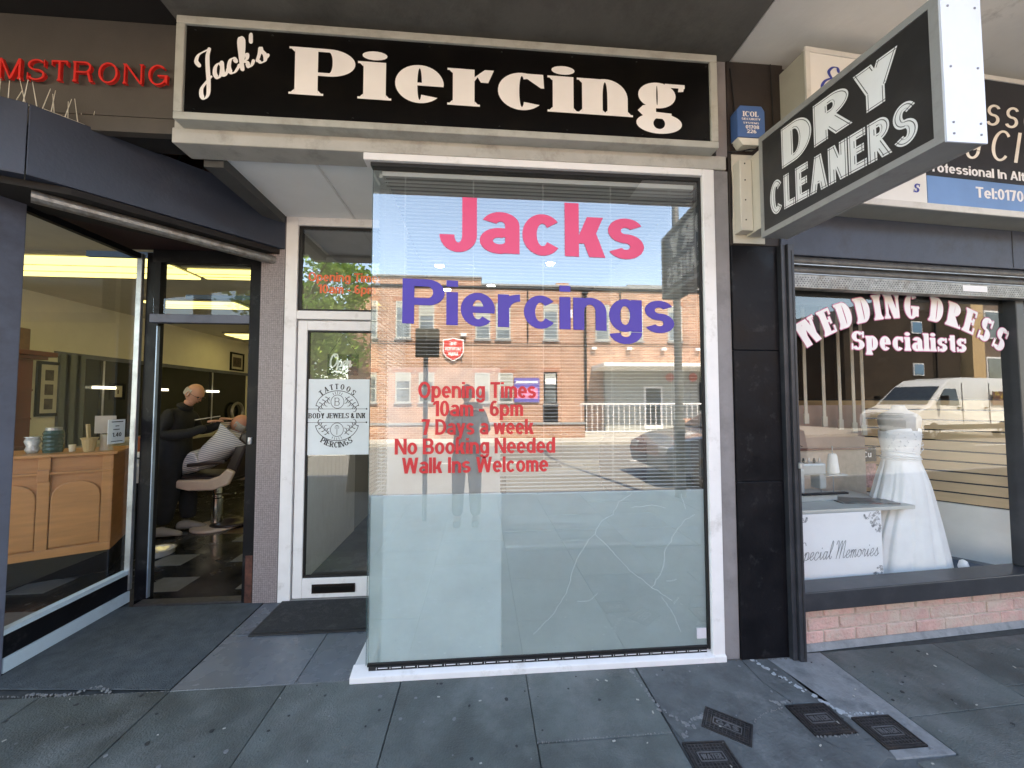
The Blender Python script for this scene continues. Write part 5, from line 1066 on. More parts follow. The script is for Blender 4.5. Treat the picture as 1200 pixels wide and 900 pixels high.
MB().prism([(x0-.002, yo, zt(yo, 0)-.004), (x1+.002, yo, zt(yo, 0)-.004), (x1+.002, yo, zt(yo, 1)+.004), (x0-.002, yo, zt(yo, 1)+.004)], (0, -.006, 0)).build('end_plate', mat('skylit_blue_plate', (.68, .72, .80), .45, var=.04), pj)  # skylight on the street end is put into the plate's pale blue colour
for z in (2.42, 2.46, 2.66, 2.88):
    for x in (1.625, 1.73): MB().box(x-.003, x+.003, yo-.0085, yo-.006, z-.003, z+.003).build('rivet', m_screw if False else mat('rivet_grey', (.2, .22, .26), .5), pj)
for xa in (x0, x1-.008):
    for a in ((yi, yo, 0, .055), (yi, yo, .945, 1.), ): bx8(xa-.004, xa+.012, a[0], a[1], a[2], a[3]).build('frame', m_box, pj)
    bx8(xa-.004, xa+.012, yi, yi-.022, .055, .945).build('frame', m_box, pj); bx8(xa-.004, xa+.012, yo+.03, yo, .055, .945).build('frame', m_box, pj)
bx8(x0+.001, x0+.006, yi-.022, yo+.03, .055, .945).build('face_panel', mat('charcoal_face', (.028, .027, .027), .4, var=.2, scale=4, dirt=((.05, .05, .045), .5), dscale=5), pj)
bx8(x1-.003, x1+.001, yi-.022, yo+.03, .055, .945).build('face_panel', MC['charcoal_face'], pj)
HEAVY = Sty(.30, .20, .76, 0, 1.06, .05)
def face(s, y0, y1, za, zb, h0, h1, x, sgnx):
    P = fit_text(s, HEAVY, 1., 1.)
    def wp(grow):
        def w_(a, b): k = a; yy = y0+(y1-y0)*k; zz = za+(zb-za)*k; hh = h0+(h1-h0)*k; return (yy, zz+b*hh)
        return w_
    m_l = mat('grey_white_letters', (.86, .86, .85), .5, var=.05); m_o = mat('dark_letter_rim', (.10, .10, .10), .5)
    q = MB(); q.flat(P, (x, 0, 0), (0, 1, 0), (0, 0, 1), warp=wp(0)); q.build('lettering', m_l, pj, recalc=False)
    v2, f2 = tri_union(P); ed = {}
    for f in f2:
        for i in range(len(f)): ed[(f[i], f[(i+1) % len(f)])] = 1
    q = MB()
    for (a, b) in ed:
        if (b, a) in ed: continue
        A_, B_ = wp(0)(*v2[a]), wp(0)(*v2[b]); d = Vector((B_[0]-A_[0], B_[1]-A_[1]))
        if d.length < 1e-6: continue
        n_ = Vector((-d.y, d.x)).normalized(); s2 = 1 if y1 > y0 else -1
        o1, o2 = n_*(.007*s2), n_*(.010*s2)
        q.add([(x+.0005*sgnx*-1*-1-.0006, A_[0]+o1.x, A_[1]+o1.y), (x-.0006, B_[0]+o1.x, B_[1]+o1.y), (x-.0006, B_[0]+o2.x, B_[1]+o2.y), (x-.0006, A_[0]+o2.x, A_[1]+o2.y)], [(0, 1, 2, 3)])
    q.build('letter_rim', m_o, pj, recalc=False)
face('DRY', -.325, -.90, 2.735, 2.685, .215, .185, x0-.0002, 1); face('CLEANERS', -.235, -.955, 2.518, 2.462, .185, .162, x0-.0002, 1)
MB().box(1.602, 1.70, yi-.002, -.03, 2.49, 2.95).build('bracket', mat('cream_bracket', (.60, .55, .47), .5, var=.06, dirt=((.3, .25, .2), .4)), pj, bevel=.003)
MB().box(1.52, 1.72, -.036, -.030, 2.45, 3.0).build('wall_plate', MC['cream_bracket'], pj)
MB().box(1.525, 1.60, -.10, -.036, 2.50, 2.93).build('cover_plate', MC['cream_bracket'], pj, bevel=.004)
for z in (2.56, 2.68, 2.80, 2.90): MB().box(1.552, 1.558, -.103, -.1, z, z+.007).build('rivet', MC['screw_dark'], pj)
# ---- alarm box
al = thing('alarm_box', 'blue and white security alarm box reading ICOL on the dark pilaster top', 'alarm box', (1.6, -.05, 3.05))
MB().prism([(1.525, -.09, 3.075), (1.70, -.09, 3.075), (1.70, -.09, 3.24), (1.68, -.09, 3.27), (1.545, -.09, 3.27), (1.525, -.09, 3.24)], (0, .065, 0)).build('case', mat('alarm_blue', (.05, .13, .34), .4, var=.06), al, bevel=.004)
MB().prism([(1.525, -.088, 3.072), (1.70, -.088, 3.072), (1.66, -.085, 3.03), (1.56, -.085, 3.03)], (0, .06, 0)).build('lens', mat('alarm_white', (.7, .68, .6), .4), al, bevel=.003)
q = MB()
for s, x, z, h, w_, st in (('ICOL', 1.56, 3.2, .032, .10, SERIF), ('SECURITY', 1.55, 3.178, .013, .12, COND), ('SYSTEMS', 1.56, 3.155, .011, .10, COND), ('01708', 1.575, 3.125, .022, .085, ARIAL), ('226', 1.582, 3.098, .022, .06, ARIAL)):
    q.flat([[(a+x, b+z) for a, b in p] for p in fit_text(s, st, h, w_)], (0, -.0925, 0), (1, 0, 0), (0, 0, 1))
q.build('lettering', m_lt, al, recalc=False)
q = MB(); q.tube([(1.50, -.03, 3.02), (1.54, -.06, 3.0), (1.62, -.07, 3.015), (1.70, -.05, 3.03), (1.76, -.03, 2.98)], .004, 6); q.tube([(1.79, -.035, 3.59), (1.80, -.035, 3.2), (1.78, -.035, 2.9), (1.80, -.035, 2.6)], .003, 5); q.tube([(1.53, -.03, 3.55), (1.55, -.032, 3.3), (1.525, -.033, 3.0), (1.515, -.034, 2.6)], .003, 5)
cb_ = q.build('cable', m_blackgap, origin=(1.6, -.03, 3.0)); tag(cb_, 'thin black cables straggling over the dark pilaster top', 'cable')
# ================================================================ the rest of the terrace (blocks the sun) and the far side of the street
def brickmat(name, c1, c2, mort, bump=.4):
    if name in MC: return MC[name]
    m = bpy.data.materials.new(name); m.use_nodes = True; nt = m.node_tree; n = nt.nodes; L = nt.links.new; b = n['Principled BSDF']
    geo = n.new('ShaderNodeNewGeometry'); sx = n.new('ShaderNodeSeparateXYZ'); L(geo.outputs['Position'], sx.inputs[0]); ad = n.new('ShaderNodeMath'); L(sx.outputs[0], ad.inputs[0]); L(sx.outputs[1], ad.inputs[1])
    cb = n.new('ShaderNodeCombineXYZ'); L(ad.outputs[0], cb.inputs[0]); L(sx.outputs[2], cb.inputs[1])
    bt = n.new('ShaderNodeTexBrick'); bt.inputs['Scale'].default_value = 1; bt.inputs['Brick Width'].default_value = .26; bt.inputs['Row Height'].default_value = .09; bt.inputs['Mortar Size'].default_value = .013
    for k, c in (('Color1', c1), ('Color2', c2), ('Mortar', mort)): bt.inputs[k].default_value = (*c, 1)
    L(cb.outputs[0], bt.inputs['Vector']); nz = n.new('ShaderNodeTexNoise'); nz.inputs['Scale'].default_value = 1.3; nz.inputs['Detail'].default_value = 6; L(geo.outputs['Position'], nz.inputs['Vector'])
    mr = n.new('ShaderNodeMapRange'); mr.inputs[1].default_value = .3; mr.inputs[2].default_value = .7; mr.inputs[3].default_value = .75; mr.inputs[4].default_value = 1.25; L(nz.outputs[0], mr.inputs[0])
    hs = n.new('ShaderNodeHueSaturation'); L(mr.outputs[0], hs.inputs['Value']); L(bt.outputs[0], hs.inputs['Color']); L(hs.outputs[0], b.inputs['Base Color']); b.inputs['Roughness'].default_value = .9
    bp = n.new('ShaderNodeBump'); bp.inputs['Strength'].default_value = bump; bp.inputs['Distance'].default_value = .01; bp.invert = True; L(bt.outputs['Fac'], bp.inputs['Height']); L(bp.outputs[0], b.inputs['Normal']); MC[name] = m; return m
m_tb = brickmat('terrace_brick', (.22, .10, .07), (.28, .13, .09), (.3, .28, .25))
tr = thing('terrace_upper_floors', 'brown brick upper floors of the shop terrace above the canopy', 'building', (0, 4, 3.72))
MB().box(-30, 34, .32, 9, 3.72, 6.5).build('wall', m_tb, tr); MB().box(-30, -8, -.02, 9, 0, 3.7).build('wall', m_tb, tr); MB().box(8.01, 34, .0, 9, 0, 3.7).build('wall', m_tb, tr); MB().box(-30.1, 34.1, .1, 9.1, 6.5, 6.65).build('parapet', MC['pale_concrete'], tr)
MB().box(-30, -8.01, -1.6, -.02, 3.6, 3.72).build('canopy', m_dark_soffit, tr); MB().box(8.01, 34, -1.6, 0, 3.6, 3.72).build('canopy', m_lsoffit, tr)
MB().box(-7.99, 8, 8.2, 9, 0, 3.7).build('wall', m_tb, tr); MB().box(3.4*math.cos(ROT4)+1.9, 8, .3, .5, 0, 3.6).build('wall', m_tb, tr); MB().box(-7.9, -5.77, -.02, .1, 0, 3.6).build('wall', m_tb, tr)
m_win = mat('dark_pane', (.03, .04, .05), .08, .0, var=.2, spec=.8); m_wf = m_white
for k in range(14):
    x = -28+k*4.4; f = MB().box(x, x+1.6, .28, .33, 4.5, 6.0).build('window', m_wf, tr); MB().box(x+.08, x+.76, .27, .29, 4.58, 5.92).build('pane', m_win, f); MB().box(x+.84, x+1.52, .27, .29, 4.58, 5.92).build('pane', m_win, f)
# ---- brick hall across the road
FY = -16.5
m_hb = brickmat('hall_brick', (.29, .125, .07), (.40, .20, .12), (.50, .41, .34))
hall = thing('brick_hall', 'two storey orange brick hall across the road, mirrored in the window', 'building', (3, FY-3, 0))
MB().box(-6.85, 17.0, FY-8, FY, -.01, 7.15).build('wall', m_hb, hall); MB().box(-6.85, .0, FY-8, FY+.003, 7.15, 7.5).build('wall', m_hb, hall)
MB().box(-6.9, .03, FY-8, FY+.08, 7.5, 7.58).build('coping', m_conc, hall); MB().box(.03, 17.05, FY-8, FY+.08, 7.15, 7.25).build('coping', m_conc, hall); MB().box(8.2, 11, FY-5, FY-2, 7.25, 8.0).build('roof_box', MC['pale_concrete'], hall)
def win(x0, x1, z0, z1, dark=False):
    f = MB(); y = FY+.03; t = .06
    for a in ((x0, x1, z0, z0+t), (x0, x1, z1-t, z1), (x0, x0+t, z0+t, z1-t), (x1-t, x1, z0+t, z1-t), (x0+t, x1-t, z0+(z1-z0)*.45, z0+(z1-z0)*.45+t*.8)): f.box(a[0], a[1], FY, y, a[2], a[3])
    w_ = f.build('window', mat('hall_window_frame', (.42, .44, .42), .5) if not dark else m_black, hall)
    MB().box(x0+t, x1-t, FY+.002, FY+.012, z0+t, z1-t).build('pane', mat('hall_pane', (.12, .14, .15), .1, spec=.8, var=.5, scale=1.2), w_); MB().box(x0-.05, x1+.05, FY, FY+.09, z0-.07, z0).build('window_sill', MC['pale_concrete'], w_)
    k = random.uniform(.25, .85); MB().box(x0+t, x1-t, FY+.013, FY+.016, z0+(z1-z0)*k, z1-t).build('inner_blind', mat('grey_blind', (.35, .36, .33), .8), w_)
    MB().box(x0-.12, x1+.12, FY, FY+.015, z1+.005, z1+.2).build('lintel', mat('lintel_brick', (.36, .17, .11), .9, var=.25, scale=9), w_)
for c in (-5.3, -3.72, -2.62, .09, 1.09, 3.45, 6.07, 7.8, 9.85, 12.2, 14.6): win(c-.36, c+.36, 4.5, 6.3)
for c in (-5.3, -3.7, -2.6, .07, 1.2): win(c-.36, c+.36, 1.4, 2.85)
win(3.08, 3.75, 1.35, 2.9, True); MB().box(3.05, 3.78, FY, FY+.05, .0, 1.28).build('dark_hatch', m_black, hall)
MB().box(3.15, 3.68, FY+.04, FY+.05, 2.3, 2.6).build('notice', m_white, hall)
po_ = MB(); po_.prism([(5.5, FY, 2.95), (5.5, FY, 3.2), (5.5, FY+2.0, 3.2), (5.5, FY+2.0, 3.05)], (9, 0, 0)); pch = po_.build('porch_roof', mat('white_fascia_board', (.85, .85, .82), .6), hall)
MB().box(6.1, 14.4, FY, FY+.25, .0, 2.95).build('porch_wall', mat('grey_render', (.34, .35, .33), .8, var=.1), hall); MB().box(8.05, 9.0, FY+.25, FY+.29, .1, 2.2).build('porch_door', m_white, hall); MB().box(8.15, 8.9, FY+.29, FY+.3, .3, 2.1).build('door_pane', m_win, hall)
for x in (9.4, 10.6): MB().prism([(x+.22*math.cos(t*.524), FY+.26, 2.65+.22*math.sin(t*.524)) for t in range(12)], (0, .03, 0)).build('round_plaque', mat('red_plaque', (.45, .09, .05), .6), hall)
MB().box(10.9, 11.9, FY+.25, FY+.28, 1.0, 2.4).build('porch_window', m_win, hall)
MB().tube([(-.85, FY+.06, 4.7), (-1.1, FY+.1, 4.0), (-.9, FY+.06, 3.4)], .02, 5).build('hanging_cable', m_black, hall)
for x in (2.3, 7.0): MB().tube([(x, FY+.05, 7.1), (x, FY+.05, 4.4)], .03, 6).build('pipe', m_black, hall)
MB().tube([(-6.8, FY+.06, 4.35), (1.5, FY+.07, 4.28), (9, FY+.06, 4.33), (16.8, FY+.06, 4.3)], .018, 5).build('wall_cable', m_black, hall)
MB().box(4.1, 4.5, FY, FY+.15, 5.6, 6.0).build('alarm_case', m_white, hall); MB().box(-6.85, 17, FY+.001, FY+.05, 7.0, 7.12).build('gutter', m_black, hall)
for x in (-5, 4.2, 13): MB().box(x, x+.7, FY-3, FY-2.3, 7.2, 8.1).build('chimney', m_hb, hall)
# shield emblem in red and white
em = thing('shield_emblem', 'red and white church shield emblem fixed to the upper brick wall', 'emblem', (-1.33, FY+.1, 4.0))
def shield(cx, cz, w_, h_): return [(cx-w_/2, cz+h_*.42), (cx-w_*.25, cz+h_*.44), (cx, cz+h_*.5), (cx+w_*.25, cz+h_*.44), (cx+w_/2, cz+h_*.42), (cx+w_/2, cz-h_*.12), (cx+w_*.36, cz-h_*.32), (cx, cz-h_*.5), (cx-w_*.36, cz-h_*.32), (cx-w_/2, cz-h_*.12)]
MB().prism([(x, FY+.05, z) for x, z in shield(-1.33, 3.97, 1.0, 1.15)], (0, .06, 0)).build('border', m_lt, em); MB().prism([(x, FY+.111, z) for x, z in shield(-1.33, 3.97, .9, 1.03)], (0, .01, 0)).build('field', mat('emblem_red', (.55, .04, .03), .5), em)
q = MB()
for s, z, w_ in (('THE', 4.17, .36), ('SALVATION', 3.92, .76), ('ARMY', 3.66, .5)):
    q.flat([[(-x+w_/2-1.33, z+y+(.0)) for x, y in p] for p in fit_text(s, ARIAL, .17, w_)], (0, FY+.123, 0), (1, 0, 0), (0, 0, 1))
q.build('lettering', m_lt, em, recalc=False)
MB().box(-.98, -.7, FY+.02, FY+.2, 4.62, 4.76).build('floodlight', m_white, em)
nb = thing('notice_board', 'purple and blue church notice board on the brick hall wall', 'notice board', (2.25, FY+.05, 2)); MB().box(1.62, 2.86, FY+.02, FY+.08, 1.42, 2.6).build('board', mat('violet_board', (.12, .10, .38), .5), nb)
MB().box(1.7, 2.78, FY+.081, FY+.085, 1.6, 2.1).build('poster_panel', mat('pink_panel', (.6, .2, .35), .5, var=.5, scale=6), nb); MB().box(1.7, 2.78, FY+.081, FY+.085, 2.35, 2.45).build('title_strip', m_white, nb)
for x in (5.6, 7.4, 9.2, 11.0, 12.8):
    t = thing('wall_lamp', 'small pale floodlight on the brick hall, '+{5.6: 'nearest the drainpipe', 7.4: 'above the porch left end', 9.2: 'above the porch door', 11.0: 'above the porch window', 12.8: 'beyond the porch window'}[x], 'lamp', (x, FY+.1, 4.1), 'floodlights above the porch'); MB().box(x-.12, x+.12, FY+.02, FY+.18, 4.02, 4.16).build('housing', m_white, t, bevel=.02)
dp = thing('drainpipe', 'black drainpipe running down the brick hall front', 'drainpipe', (5.18, FY+.1, 0)); MB().tube([(5.18, FY+.1, 0), (5.18, FY+.1, 6.9)], .06, 8).build('pipe', m_black, dp); MB().box(5.05, 5.31, FY+.02, FY+.2, 6.8, 7.05).build('hopper', m_black, dp)
# low brick wall and railings before the hall
lw = thing('low_brick_wall', 'low brick garden wall along the far pavement', 'wall', (3, -13.2, 0)); MB().box(-6.5, 4.2, -13.35, -13.1, 0, .55).build('wall', m_hb, lw); MB().box(-6.55, 4.25, -13.4, -13.05, .55, .62).build('coping', m_conc, lw)
rl = thing('white_railing', 'white metal railings before the porch of the hall', 'railing', (9.5, -14.6, 0)); MB().box(4.4, 14.4, -14.63, -14.57, 1.32, 1.38).build('top_rail', m_white, rl); MB().box(4.4, 14.4, -14.62, -14.58, .1, .14).build('bottom_rail', m_white, rl)
me = MB().box(-.012, .012, -.012, .012, -.6, .6).mesh('post', (0, 0, 0), [m_white])
for i in range(41): piece('post', me, rl, (4.45+i*.245-9.5, 0, .72))
pl_ = thing('planter', 'brick planter with low shrubs before the hall porch', 'planter', (9.3, -14.0, 0)); MB().box(8.6, 10.0, -14.2, -13.8, 0, .7).build('box', m_hb, pl_)
# street poles
lp = thing('sign_post', 'grey post with a square dark sign back at the kerb outside', 'sign post', (-.70, -2.62, 0)); MB().tube([(-.70, -2.75, 0), (-.70, -2.75, 2.4)], .032, 10).build('pole', mat('pole_grey', (.16, .165, .16), .5, .3), lp); MB().box(-.83, -.53, -2.745, -2.73, 2.05, 2.42).build('plate', mat('sign_back_dark', (.10, .105, .10), .5, .3), lp)
lp = thing('street_lamp', 'tall grey lamp column standing on the kerb right of the window', 'street lamp', (3.1, -3.6, 0)); MB().tube([(3.1, -3.6, 0), (3.1, -3.6, 1.2)], .085, 12).build('base', MC['pole_grey'], lp); MB().tube([(3.1, -3.6, 1.2), (3.1, -3.6, 6.2), (3.1, -4.2, 6.9), (3.1, -5.2, 7.05)], [.06, .05, .04, .035], 10).build('column', MC['pole_grey'], lp); MB().box(2.95, 3.25, -5.9, -5.1, 6.98, 7.12).build('lantern', m_white, lp, bevel=.03)
def XG(p): return (p[0]+2.4, p[1], p[2])
# dark gable and white block to the right
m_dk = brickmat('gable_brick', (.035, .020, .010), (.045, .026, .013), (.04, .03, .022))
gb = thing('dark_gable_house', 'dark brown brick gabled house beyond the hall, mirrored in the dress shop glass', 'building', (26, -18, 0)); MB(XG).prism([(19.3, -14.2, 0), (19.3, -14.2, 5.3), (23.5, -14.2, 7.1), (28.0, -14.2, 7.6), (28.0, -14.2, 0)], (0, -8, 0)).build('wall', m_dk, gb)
MB(XG).prism([(19.0, -14.0, 5.28), (23.5, -14.0, 7.2), (28.2, -14.0, 7.75), (28.2, -14.0, 7.9), (23.4, -14.0, 7.38), (19.0, -14.0, 5.45)], (0, -8.4, 0)).build('roof', mat('dark_roof_tile', (.05, .04, .035), .8), gb)
for x, z in ((24.2, 5.3), (24.2, 2.9)): f = MB(XG).box(x, x+.8, -14.21, -14.15, z, z+.7).build('window', m_white, gb); MB(XG).box(x+.06, x+.74, -14.16, -14.13, z+.06, z+.64).build('pane', mat('blue_pane', (.10, .22, .36), .2), f)
MB(XG).tube([(25.9, -14.1, 0), (25.9, -14.1, 7.2)], .05, 6).build('pipe', m_black, gb)
wb2 = thing('white_window_block', 'pale block with white framed windows at the far right of the reflection', 'building', (32, -18, 0)); MB(XG).box(28.3, 29.3, -20, -13.8, 0, 8).build('brick_pier', mat('tan_pier', (.55, .38, .2), .8, var=.1), wb2); MB(XG).box(29.4, 44, -22, -14.2, 0, 8.5).build('wall', mat('umber_render', (.16, .11, .08), .8, var=.2), wb2)
for x in (30, 33, 36):
    for z in (2.4, 5.2): f = MB(XG).box(x, x+1.8, -14.21, -14.1, z, z+1.7).build('window', m_white, wb2); MB(XG).box(x+.1, x+1.7, -14.11, -14.07, z+.1, z+1.6).build('pane', mat('hall_pane', (.12, .14, .15), .1), f)
# trees
def tree(x, y, h, r, zc, name, label, n=2600, cols=((.14, .26, .04), (.24, .40, .07), (.36, .50, .11)), bare=False, rz=1.1):
    t = thing(name, label, 'tree', (x, y, 0)); rnd = random.Random(int(x*10)); q = MB(); q.tube([(x, y, 0), (x+.1, y, h*.3), (x-.1, y+.1, h*.55), (x, y, h*.8)], [.22, .17, .11, .04], 8)
    tips = []
    for i in range(16 if not bare else 34):
        a = rnd.random()*6.28; z0 = h*rnd.uniform(.3, .7); L = r*rnd.uniform(.6, 1.05); p = Vector((x, y, z0)); e = Vector((x+math.cos(a)*L, y+math.sin(a)*L, z0+rnd.uniform(.3, 1.)*r)); m_ = (p+e)/2+Vector((0, 0, .2)); q.tube([p, m_, e], [.07, .04, .012], 5); tips.append(e)
        for k in range(3 if not bare else 7): s_ = m_.lerp(e, rnd.random()); q.tube([s_, s_+Vector((rnd.gauss(0, .5), rnd.gauss(0, .5), rnd.uniform(.1, 1)))], [.02, .006], 4)
    q.build('trunk', mat('bark', (.10, .075, .05), .9, var=.3), t)
    if bare: return t
    q = MB(); mats = [mat('leaf_%d' % i, c, .55, var=.2) for i, c in enumerate(cols)]
    cl = [Vector((x+rnd.gauss(0, .45)*r, y+rnd.gauss(0, .45)*r, zc+rnd.gauss(0, .42)*r*rz)) for _ in range(34)]+tips
    for i in range(n):
        c = rnd.choice(cl); d = Vector((rnd.gauss(0, 1), rnd.gauss(0, 1), rnd.gauss(0, 1))); p = c+d*.34*r*.45; u = Vector((rnd.gauss(0, 1), rnd.gauss(0, 1), rnd.gauss(0, .6))).normalized()*rnd.uniform(.07, .15); v_ = u.orthogonal().normalized()*u.length*.6; q.cur = min(2, int(rnd.random()*3)); q.add([p-u, p+v_, p+u, p-v_], [(0, 1, 2, 3)])
    q.build('crown', mats, t, recalc=False)['kind'] = 'stuff'; return t
tree(-7.7, -13.6, 8.4, 2.3, 4.9, 'leafy_tree', 'bright green leafy tree beside the brick hall, mirrored in the door glass', 9000, rz=1.5)
tree(-9.6, -18.5, 8, 3.2, 4.0, 'leafy_tree', 'second green tree further left behind the brick hall end', 6000); tree(23.5, -25, 10.5, 3.6, 8, 'bare_tree', 'bare twiggy tree rising behind the dark gable roof', bare=True)
# ---- vehicles
def loft_car(root, prof_top, prof_bot, wbody, y0, belt, mt, inset, name='body', xf=None):
    """side outline lofted across the width with the upper part leaning in"""
    q = MB(xf); q.sm = False; outl = prof_top+prof_bot[::-1]; N = len(outl); rows = []
    for k, s in enumerate((-1, -.93, 0, .93, 1)):
        row = []
        for x, z in outl:
            ins = inset*max(0, (z-belt))/1.0; zz = z-(.03 if abs(s) == 1 else 0)*(1 if z > .5 else -1); row.append((x, y0+s*(wbody/2-ins), zz))
        rows.append(row)
    for i in range(4): q.add(rows[i]+rows[i+1], [(j, (j+1) % N, N+(j+1) % N, N+j) for j in range(N)])
    q.add(rows[0], [tuple(range(N))[::-1]]); q.add(rows[4], [tuple(range(N))]); return q.build(name, mt, root, bevel=.02)
def wheels(root, xs, y0, w_, r, zg):
    for x in xs:
        for s in (-1, 1):
            yc = y0+s*(w_/2-.1); q = MB(); prof = [(-.11, r*.75), (-.11, r*.95), (-.08, r), (.08, r), (.11, r*.95), (.11, r*.75)]
            vs = []; n = 20
            for d, rr2 in prof:
                for j in range(n): a = 2*math.pi*j/n; vs.append((x+rr2*math.cos(a), yc+d*1.0, zg+r+rr2*math.sin(a)))
            fs = [(i*n+j, i*n+(j+1) % n, (i+1)*n+(j+1) % n, (i+1)*n+j) for i in range(5) for j in range(n)]; q.add(vs, fs); wh = q.build('wheel', mat('tyre', (.02, .02, .02), .8), root)
            q = MB(); q.prism([(x+r*.72*math.cos(2*math.pi*j/20), yc-.085, zg+r+r*.72*math.sin(2*math.pi*j/20)) for j in range(20)], (0, .17, 0)); q.build('rim', mat('alloy', (.4, .4, .42), .35, .8), wh, bevel=.02)
            q = MB()
            for j in range(5): a = 2*math.pi*j/5; q.bar((x, yc+s*.09, zg+r), (x+r*.62*math.cos(a), yc+s*.09, zg+r+r*.62*math.sin(a)), .05, .03, (0, 1, 0))
            q.build('spokes', mat('dark_spoke', (.1, .1, .1), .4, .7), wh)
zr = -.12
cr_ = thing('parked_car', 'blue grey hatchback parked at the kerb, mirrored dimly in the glass', 'car', (5.4, -5.4, zr))
ct_ = [(3.35, .55), (3.4, .75), (3.75, .92), (4.45, 1.02), (5.15, 1.42), (5.7, 1.5), (6.5, 1.47), (7.15, 1.15), (7.45, 1.0), (7.5, .6)]; cb2 = [(3.4, .3), (4.0, .22), (6.9, .22), (7.45, .35)]
loft_car(cr_, [(x, z+zr) for x, z in ct_], [(x, z+zr) for x, z in cb2], 1.76, -5.4, .95+zr, mat('car_paint', (.10, .13, .17), .25, .6, coat=.8, var=.05), .34)
q = MB()
for s in (-1, 1):
    for pts in ([(4.62, 1.04), (5.2, 1.36), (5.72, 1.42), (5.72, 1.04)], [(5.80, 1.04), (5.80, 1.42), (6.45, 1.39), (6.95, 1.12), (6.9, 1.04)]):
        q.prism([(x, -5.4+s*(.88-.34*max(0, z-.95)+.004), z+zr) for x, z in pts], (0, s*.012, 0))
q.build('side_window', m_win, cr_); MB().prism([(4.52, -6.1, 1.07+zr), (5.12, -6.02, 1.43+zr), (5.12, -4.78, 1.43+zr), (4.52, -4.7, 1.07+zr)], (-.01, 0, .015)).build('windscreen', m_win, cr_)
wheels(cr_, (4.15, 6.75), -5.4, 1.76, .31, zr)
for y in (-6.05, -4.75): MB().box(3.36, 3.5, y-.16, y+.16, .62+zr, .76+zr).build('headlight', m_alu, cr_, bevel=.02); MB().box(7.44, 7.52, y-.12, y+.12, .75+zr, .95+zr).build('tail_light', mat('tail_red', (.4, .02, .02), .3), cr_, bevel=.02)
for s in (-1, 1): MB().box(4.85, 5.0, -5.4+s*.98-.08, -5.4+s*.98+.08, 1.0+zr, 1.12+zr).build('wing_mirror', MC['car_paint'], cr_, bevel=.03)
def XV(p): return (p[0]+4.9, p[1], p[2])
vn = thing('delivery_van', 'white high roof delivery van parked across the road, facing left', 'van', (22.1, -10.6, zr))
vt = [(14.05, .62), (14.1, .98), (14.35, 1.18), (14.95, 1.38), (15.95, 2.22), (16.4, 2.50), (17.2, 2.60), (20.1, 2.58), (20.25, 2.3), (20.3, .6)]; vb_ = [(14.1, .35), (14.9, .28), (19.6, .28), (20.28, .4)]
vp = mat('van_white', (.82, .83, .83), .3, var=.02, coat=.5)
loft_car(vn, [(x, z+zr) for x, z in vt], [(x, z+zr) for x, z in vb_], 2.05, -10.6, 1.3+zr, vp, .16, xf=XV)
MB(XV).prism([(15.02, -11.45, 1.46+zr), (15.9, -11.38, 2.2+zr), (15.9, -9.82, 2.2+zr), (15.02, -9.75, 1.46+zr)], (-.015, 0, .02)).build('windscreen', m_win, vn)
q = MB(XV)
for s in (-1, 1): q.prism([(x, -10.6+s*(1.03-.16*max(0, z-1.3)), z+zr) for x, z in ((15.25, 1.45), (15.95, 2.1), (16.6, 2.1), (16.6, 1.42))], (0, s*.012, 0))
q.build('side_window', m_win, vn)
for x in (16.75, 18.35, 20.0): MB(XV).box(x, x+.015, -9.60, -9.565, .5+zr, 2.35+zr).build('panel_seam', mat('seam_grey', (.3, .3, .3), .5), vn)
MB(XV).box(14.5, 20.2, -9.585, -9.56, .42+zr, .62+zr).build('rubbing_strip', m_black, vn); MB(XV).box(14.03, 14.2, -11.3, -9.9, .5+zr, .8+zr).build('bumper', m_black, vn, bevel=.03)
for y in (-11.35, -9.85): MB(XV).prism([(14.16, y-.15, .95+zr), (14.16, y+.15, .95+zr), (14.62, y+.15, 1.22+zr), (14.62, y-.15, 1.22+zr)], (-.04, 0, .06)).build('headlight', m_alu, vn)
for s in (-1, 1): MB(XV).box(15.35, 15.5, -10.6+s*1.2-.12, -10.6+s*1.2+.12, 1.42+zr, 1.82+zr).build('wing_mirror', m_black, vn, bevel=.04)
wheels(vn, (19.95, 24.0), -10.6, 2.05, .36, zr)
MB(XV).box(14.0, 14.04, -10.9, -10.35, .42+zr, .54+zr).build('number_plate', mat('plate_white', (.75, .75, .7), .4), vn)
for z in (.88, .96, 1.04): MB(XV).box(14.05, 14.12, -11.2, -10.0, z+zr, z+.04+zr).build('grille_bar', m_black, vn)
for x in (16.6, 18.2): MB(XV).box(x-.12, x+.03, -9.60, -9.55, 1.28+zr, 1.33+zr).build('door_handle', m_black, vn)
lg = MB(XV).box(18.6, 19.8, -9.60, -9.578, 1.42+zr, 2.0+zr).build('side_logo', mat('dark_logo_panel', (.12, .04, .03), .5, var=.8, scale=6, dirt=((.7, .55, .1), .8), dscale=4), vn)
# ---- litter bin, cafe board mirrored in the door
ab = thing('a_board', 'black pavement A-board standing outside the shop, mirrored in the door glass', 'A-board', (-1.9, -2.9, 0))
for s in (-1, 1): MB().prism([(-2.2, -2.9+s*.28, .0), (-1.65, -2.9+s*.28, .0), (-1.65, -2.9+s*.03, .95), (-2.2, -2.9+s*.03, .95)], (0, s*.02, 0)).build('panel', m_black, ab)
